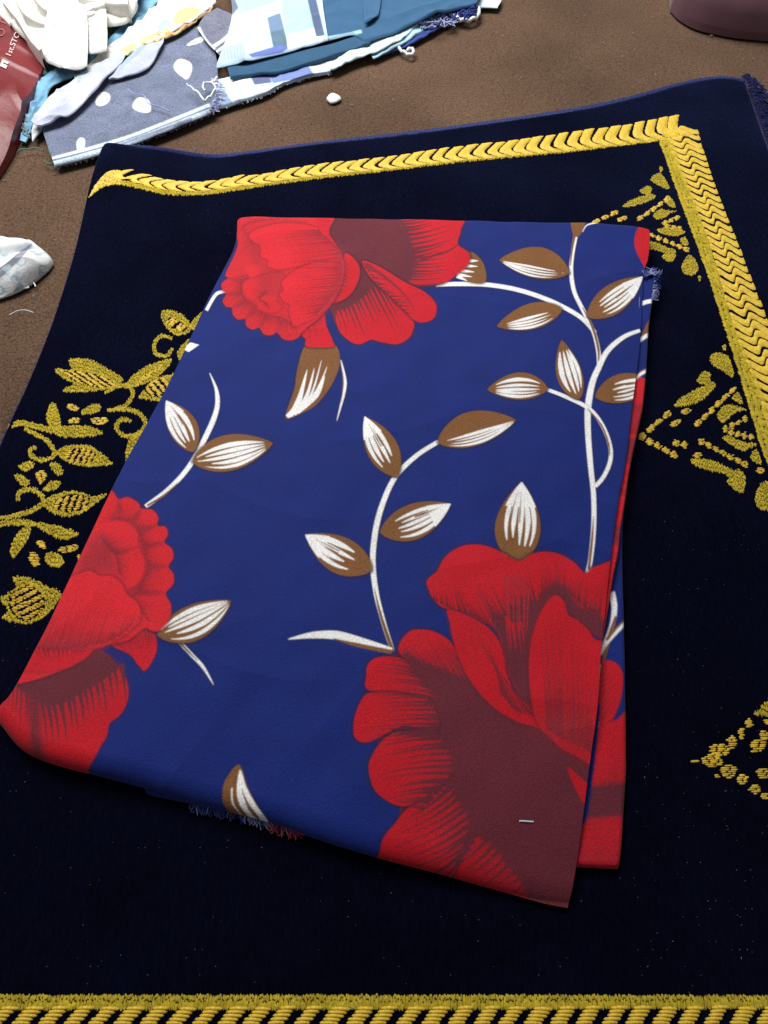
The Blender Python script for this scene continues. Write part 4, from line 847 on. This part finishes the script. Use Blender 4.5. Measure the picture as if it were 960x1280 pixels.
# denim with white drops
M_DENIM = mat('denim', attr='print', rough=.95, spec=.1, sheen=.15, grain=(500, .72, 1.3), mott=(45, .85, 1.15), bump=(420, .5, .0012))
def polka(c):
    for s in ('218,80 224,74 232,75 239,80 239,90 234,99 228,96 219,88', '166,134 170,124 177,122 186,126 188,139 176,140', '120,124 124,117 131,115 137,119 136,127 128,132 121,131', '96,182 97,175 102,172 106,176 104,187 98,189', '234,57 240,51 252,46 256,49 248,54', '232,160 242,156 240,164'): c.fill(T(PX, s), (244, 246, 246))
    c.stroke(T(PX, '60,199 110,186 160,171 215,150 262,131'), [3, 4, 4, 4, 4], (206, 218, 228)); c.stroke(T(PX, '60,206 110,193 160,178 215,157 264,138'), [5, 6, 6, 6, 6], (186, 204, 218))
    c.stroke(T(PX, '130,188 180,170 240,148'), [2, 3, 3], (112, 122, 146), .8)
DN = (108, 116, 138)
cloth('scrap_cloth', path4('50,140 100,104 160,70 214,40 258,28', '258,28 268,60 272,96 264,138', '68,206 112,194 160,179 215,159 264,138', '50,140 54,165 68,206'), .015, DN, polka, (.9, .16, .0015, 41), edge=.005, nu=200, nv=130, label='blue grey denim-look cloth with white drop shaped spots and pale selvage', m=M_DENIM, texel=.0006)
cloth('scrap_cloth', path4('246,34 256,18 270,10', '270,10 290,18 313,32', '276,70 296,52 313,32', '246,34 258,52 276,70'), .026, (112, 114, 132), lambda c: (c.stroke(T(PX, '264,60 284,46 302,28'), [4, 4, 4], (216, 224, 228)), c.stroke(T(PX, '269,66 290,50 309,32'), [3, 3, 3], (206, 216, 224)), c.stroke(T(PX, '248,34 256,50 268,62'), [4, 5, 4], (210, 216, 222))), (.5, .05, .0015, 43), label='small folded grey denim scrap with pale fringed edge', nu=70, nv=60, m=M_DENIM, tilt=(0, .0), texel=.0006)

def scrap_with(label): return next(o for o in COL.objects if o.get('label', '') == label)
dn = scrap_with('blue grey denim-look cloth with white drop shaped spots and pale selvage')
fray('frayed_edge', T(PX, '70,206 112,195 160,180 215,160 264,139'), .006, 230, .007, [M_WHITE, M_PALEFRAY], -1.3, dn, (.0003, .0006))
fray('frayed_edge', T(PX, '266,100 270,118 264,138'), .010, 60, .012, [M_WHITE, M_PALEFRAY], -.2, dn, (.0003, .0007))
fl = scrap_with('small folded grey denim scrap with pale fringed edge')
fray('frayed_edge', T(PX, '276,70 296,52 313,32'), .017, 130, .009, [M_WHITE, M_GREYF], -.7, fl, (.0004, .0007))
# patchwork, teal and pale blue pieces
def patch(c):
    for s, k in (('262,84 276,60 303,52 306,74', (176, 196, 222)), ('300,18 346,2 350,16 302,24', (238, 244, 248)), ('334,22 350,16 361,58 340,58', (112, 136, 166)), ('338,40 354,36 361,60 342,60', (96, 120, 140)), ('350,-10 384,-10 393,38 358,44', (168, 214, 236)), ('358,44 394,34 396,42 404,50 360,62', (240, 246, 248)), ('382,-10 393,-10 406,44 395,46', (88, 104, 134)), ('300,22 334,22 341,58 306,66', (196, 226, 242)),
                 ('290,-10 345,-10 345,2 298,18', (170, 196, 220)), ('310,68 350,56 361,60 352,66 316,72', (104, 120, 184)), ('274,-10 290,-10 298,10 284,26', (110, 120, 142))): c.fill(T(PX, s), k, 1, 0, False)
    for i in range(7): c.stroke(T(PX, '%d,%d %d,%d' % (280+i*4, 62-i, 282+i*4, 76-i)), [1, 1], (130, 150, 176), .8)
    for i in range(6): c.stroke(T(PX, '%d,%d %d,%d' % (368+i*4, 50-i, 370+i*4, 58-i)), [1, 1], (110, 130, 160), .8)
cloth('scrap_cloth', path4('282,-30 330,-32 380,-34 400,-34', '400,-34 404,10 410,48', '270,82 310,74 360,62 410,48', '282,-30 290,20 270,82'), .030, (188, 216, 236), patch, (.4, .12, .002, 51), edge=.004, nu=160, nv=130, label='pale blue and white patchwork print cloth beside the denim scraps', texel=.0006)
TEAL = (58, 96, 130)
cloth('scrap_cloth', path4('386,-30 430,-34 520,-34 610,-34', '610,-34 604,-16 596,2', '410,49 440,41 456,50 480,44 530,24 596,2', '386,-30 398,10 410,49'), .026, TEAL, lambda c: (c.stroke(T(PX, '410,48 432,44 452,39'), [5, 5, 4], (168, 206, 226)),), (.9, .11, .003, 53), edge=.004, nu=180, nv=90, label='plain steel blue cloth next to the patchwork')
cloth('scrap_cloth', path4('452,-30 462,-30 476,-30', '476,-30 476,0 473,18', '456,28 464,24 473,18', '452,-30 454,0 456,28'), .0335, (62, 100, 134), None, (0, .06, .002, 55), nu=40, nv=60, label='loose steel blue flap folded over the plain steel blue cloth', tilt=(.002, 0))
cloth('scrap_cloth', path4('284,78 330,72 400,58 446,44 458,44', '458,44 464,48 462,55', '288,97 318,92 350,88 400,74 462,55', '284,78 285,88 288,97'), .020, (52, 88, 118), None, (1.2, .1, .0015, 57), edge=.004, nu=130, nv=40, label='dark steel blue band below the patchwork cloth')
def lower(c):
    for s, k in (('282,102 310,90 318,106 296,116', (240, 246, 250)), ('311,92 332,88 340,103 318,106', (96, 108, 146)), ('331,90 384,80 394,94 342,104', (122, 138, 192)), ('384,80 424,62 440,60 420,84 392,92', (232, 240, 246)), ('424,70 434,60 444,60 436,70', (96, 130, 160)), ('262,120 280,112 292,130 270,134', (140, 156, 186))): c.fill(T(PX, s), k, 1, 0, False)
    for i in range(5): c.stroke(T(PX, '%d,%d %d,%d' % (404+i*4, 72-i, 408+i*4, 82-i)), [1, 1], (170, 190, 210), .8)
cloth('scrap_cloth', path4('272,98 300,92 345,86 400,72 444,57', '444,57 440,72 412,88', '266,136 290,128 330,116 352,104 380,95 412,88', '272,98 268,116 266,136'), .011, (196, 220, 236), lower, (.5, .07, .0018, 61), edge=.005, nu=150, nv=60, label='pale scrap with white and violet blue patches along the carpet', texel=.0006)
cloth('scrap_cloth', ribbon('413,84 440,68 470,56 500,40 524,20', [6, 12, 15, 15, 10]), .017, (214, 232, 240), lambda c: c.stroke(T(PX, '420,82 452,66 486,52 520,30'), [2, 2, 2, 2], (150, 190, 206), .8, 1), (.5, .05, .002, 63), nu=100, nv=30, label='white folded fabric strip beside the steel blue cloth')
cloth('scrap_cloth', ribbon('464,68 496,52 524,36 552,18', [10, 10, 8, 6]), .011, (166, 206, 222), None, (.5, .05, .002, 65), nu=80, nv=24, label='pale aqua fabric strip between the white strip and the carpet')
cloth('scrap_cloth', ribbon('478,66 510,52 540,36 566,22', [5, 7, 7, 5]), .006, (58, 74, 140), None, (.5, .05, .0015, 66), nu=70, nv=20, label='narrow deep blue strip under the pale aqua strip')
cloth('scrap_cloth', path4('590,6 604,-6 620,-14', '620,-14 627,-2 622,9', '592,9 606,8 622,9', '590,6 590,8 592,9'), .009, (206, 226, 232), None, (.5, .05, .0015, 67), nu=40, nv=30, label='small pale scrap at the end of the frayed threads')
lw = scrap_with('pale scrap with white and violet blue patches along the carpet')
fray('frayed_edge', T(PX, '266,136 290,129 330,117 352,105 380,96 412,89'), .005, 170, .006, [M_WHITE, M_PALEFRAY], -1.2, lw, (.0003, .0006))
# frayed clump and loose threads
def threadobj(name, lines, z, r, m, label, cat='thread', jz=.0):
    b = Bag()
    for s in lines: b.add(curl(T(PX, s) if isinstance(s, str) else s, z, r, 10, jz, 6))
    return tag(b.build(name, m), label, cat)
threadobj('thread', ['528,38 518,46 506,50 499,56 499,64 506,69 513,72 517,68 514,64 509,66'], .002, .0022, M_WHITE, 'thick white thread end hooked on the carpet below the pale strips', jz=.002)
threadobj('thread', ['570,26 576,29 588,29 597,24 598,16 592,10 582,9'], .004, .0026, M_WHITE, 'thick white thread looped round the blue frayed threads', jz=.003)
def clump():
    for mats, box, n, lab in ((M_BLUEFRAY, (566, 10, 594, 26), 60, 'tangle of deep blue frayed threads on the carpet'), (M_PALEFRAY, (526, 20, 568, 40), 60, 'tangle of pale blue frayed threads between fabric strips')):
        L = []
        for i in range(n):
            x, y = random.uniform(box[0], box[2]), random.uniform(box[1], box[3]); y -= (x-box[0])*.15
            L.append([(x, y), (x+random.uniform(-6, 6), y+random.uniform(-4, 4)), (x+random.uniform(-9, 9), y+random.uniform(-5, 5)), (x+random.uniform(-9, 9), y+random.uniform(-5, 5))])
        b = Bag()
        for l in L: b.add(curl(l, .002+random.uniform(0, .009), random.uniform(.0006, .0014), 5, .003, 4))
        tag(b.build('thread_tangle', mats), lab, 'threads')
clump()
threadobj('thread', ['263,122 256,128 250,120 240,112 234,108', '262,104 270,112 262,124', '272,98 268,104 262,106 256,106 254,112 258,116'], .021, .0012, M_WHITE, 'curling white thread at the corner of the white-spotted cloth', jz=.002)
threadobj('thread', ['160,112 168,118 180,120 186,130 200,134 212,140'], .018, .0007, M_PALEFRAY, 'fine pale thread wandering over the white-spotted cloth')
threadobj('thread', ['240,148 256,146 268,138 276,132'], .004, .0007, M_WHITE, 'fine white thread trailing from the white-spotted selvage', jz=.002)
M_GREEN = mat('green_thread', (70, 130, 110), rough=.9)
threadobj('thread', ['66,150 60,170 62,190 68,204 62,208 56,204', '84,206 92,202 94,194 90,196', '22,192 40,188 56,190'], .004, .0008, M_GREEN, 'fine green threads at the spotted cloth corner near the red bag', 'threads', .003)
M_GREYFRAY = mat('grey_thread', (110, 130, 134), rough=.9)
threadobj('thread', [[(random.uniform(24, 46), random.uniform(140, 176)) for _ in range(4)] for _ in range(14)], .004, .0007, M_GREYFRAY, 'loose grey threads bunched beside the red bag', 'threads', .004)

# pale patterned bundle at the left
def swirl(c):
    r = random.Random(5)
    for i in range(34):
        x, y, q = r.uniform(-40, 60), r.uniform(285, 365), r.uniform(3, 10); a0 = r.uniform(0, 6)
        pts = [(x+q*(1-k*.09)*math.cos(a0+k*.7), y+q*.8*(1-k*.09)*math.sin(a0+k*.7)) for k in range(9)]
        c.stroke(pts, [.8, 2.6, 2.2, .6], r.choice([(178, 204, 214), (152, 188, 204), (190, 206, 214)]))
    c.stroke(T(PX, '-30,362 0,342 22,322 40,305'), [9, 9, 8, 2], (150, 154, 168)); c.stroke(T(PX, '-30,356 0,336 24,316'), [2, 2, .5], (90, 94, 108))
    for i in range(5): c.fill(T(PX, '%f,%f %f,%f %f,%f' % ((lambda x, y: (x, y, x+9, y-6, x+12, y+5))(r.uniform(-40, 50), r.uniform(290, 350)))), (206, 226, 234), .8)
def bundle_z(u, v, x, y):
    z = .004+.017*(1-np.abs(2*v-1)**4)*np.clip((1-u)*5, 0, 1)**.5
    sl = np.abs((v-.52)+(u-.5)*.55); dent = np.exp(-(sl/.075)**2)*np.clip((.93-u)/.2, 0, 1)
    return np.maximum(z-.010*dent+ridged(x, y, .5, .06, .0018, 71)+creases(x, y, 72, .05, .0025), .003)
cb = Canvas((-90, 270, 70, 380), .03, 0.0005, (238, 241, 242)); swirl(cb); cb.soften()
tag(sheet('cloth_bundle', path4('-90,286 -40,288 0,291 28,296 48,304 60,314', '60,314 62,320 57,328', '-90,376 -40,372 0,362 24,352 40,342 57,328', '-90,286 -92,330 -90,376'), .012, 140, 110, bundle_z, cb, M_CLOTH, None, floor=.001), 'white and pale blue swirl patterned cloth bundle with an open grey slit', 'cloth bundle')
threadobj('thread', ['0,366 14,368 26,362 36,360 30,356 22,354', '36,354 42,354 45,359'], .002, .0007, M_WHITE, 'white thread beside the pale patterned bundle')
threadobj('thread', ['12,394 22,389 32,388 42,391'], .002, .0004, M_WHITE, 'fine pale hair-like thread on bare carpet below the patterned bundle')

# mauve cushion at the far right
M_MAUVE = mat('mauve_cloth', (104, 72, 82), rough=.55, spec=.35, sheen=.2, mott=(25, .9, 1.08), bump=(300, .15, .001))
def cush_z(u, v, x, y):
    e = np.clip(np.minimum(np.minimum(u, 1-u)*.5, np.minimum(v, 1-v)*.42)/.085, 0, 1); return .012+.07*np.sqrt(1-(1-e)**2)+ridged(x, y, .4, .13, .002, 81)*e+creases(x, y, 82, .1, .002)*e
tag(sheet('cushion', path4('850,-90 930,-100 1010,-100 1090,-95', '1090,-95 1105,-40 1100,20', '840,4 852,16 872,27 900,34 940,40 1010,42 1100,20', '850,-90 838,-40 840,4'), .012, 170, 130, cush_z, None, M_MAUVE, None, floor=.002), 'smooth mauve cushion resting on the brown carpet beyond the fringed rug corner', 'cushion')

# lint: one ball, many specks
def blob(name, px, py, rx, ry, rz, z, m, label, seed):
    bm = bmesh.new(); bmesh.ops.create_icosphere(bm, subdivisions=3, radius=1); r = np.random.default_rng(seed); x, y = U(px, py, z)
    for v in bm.verts:
        k = 1+.07*math.sin(v.co.x*4+seed)+.05*math.sin(v.co.y*5+2)+r.uniform(-.05, .05); v.co = (x+v.co.x*rx*k, y+v.co.y*ry*k, z+rz*.7+v.co.z*rz*k)
    me = bpy.data.meshes.new(name); bm.to_mesh(me); bm.free(); me.materials.append(m)
    for p in me.polygons: p.use_smooth = True
    o = bpy.data.objects.new(name, me); COL.objects.link(o); return tag(o, label, 'lint')
blob('lint_ball', 417, 126, .009, .0105, .004, 0, M_WHITE, 'white lint ball alone on the brown carpet', 3)
def specks(name, boxes, label, zfun, size, m):
    V = []; Q = []
    for (x0, y0, x1, y1), n in boxes:
        for _ in range(n):
            px, py = random.uniform(x0, x1), random.uniform(y0, y1); x, y = U(px, py, .006)
            if size < .0006 and random.random() < .8: x = round(x/.0045)*.0045+random.uniform(-.0002, .0002); y = round(y/.0045)*.0045
            z = zfun(x, y); a = random.uniform(0, 3.14); L = size*random.uniform(.5, 1.6)*(2 if random.random() < .12 else 1); w_ = size*random.uniform(.3, .7); i = len(V)
            c, s = math.cos(a), math.sin(a)
            V += [(x-c*L, y-s*L, z), (x+s*w_, y-c*w_, z), (x+c*L, y+s*L, z), (x-s*w_, y+c*w_, z), (x, y, z+w_*1.2)]
            Q += [(i, i+1, i+4), (i+1, i+2, i+4), (i+2, i+3, i+4), (i+3, i, i+4)]
    return tag(mesh_np(name, V, Q, m, None, False), label, 'lint', kind='stuff')
specks('lint', [((430, 20, 830, 160), 75), ((150, 160, 430, 190), 12), ((0, 210, 110, 440), 22), ((690, 0, 960, 100), 26)], 'white lint specks scattered over the brown carpet', lambda x, y: .0012, .0011, M_LINT)
specks('lint', [((790, 640, 950, 1240), 120), ((0, 970, 960, 1240), 120), ((100, 250, 290, 420), 25), ((0, 600, 60, 1000), 40), ((330, 190, 820, 270), 20)], 'tiny pale lint specks scattered over the navy velvet', lambda x, y: zr(x, y)+.0003, .00028, M_LINT)
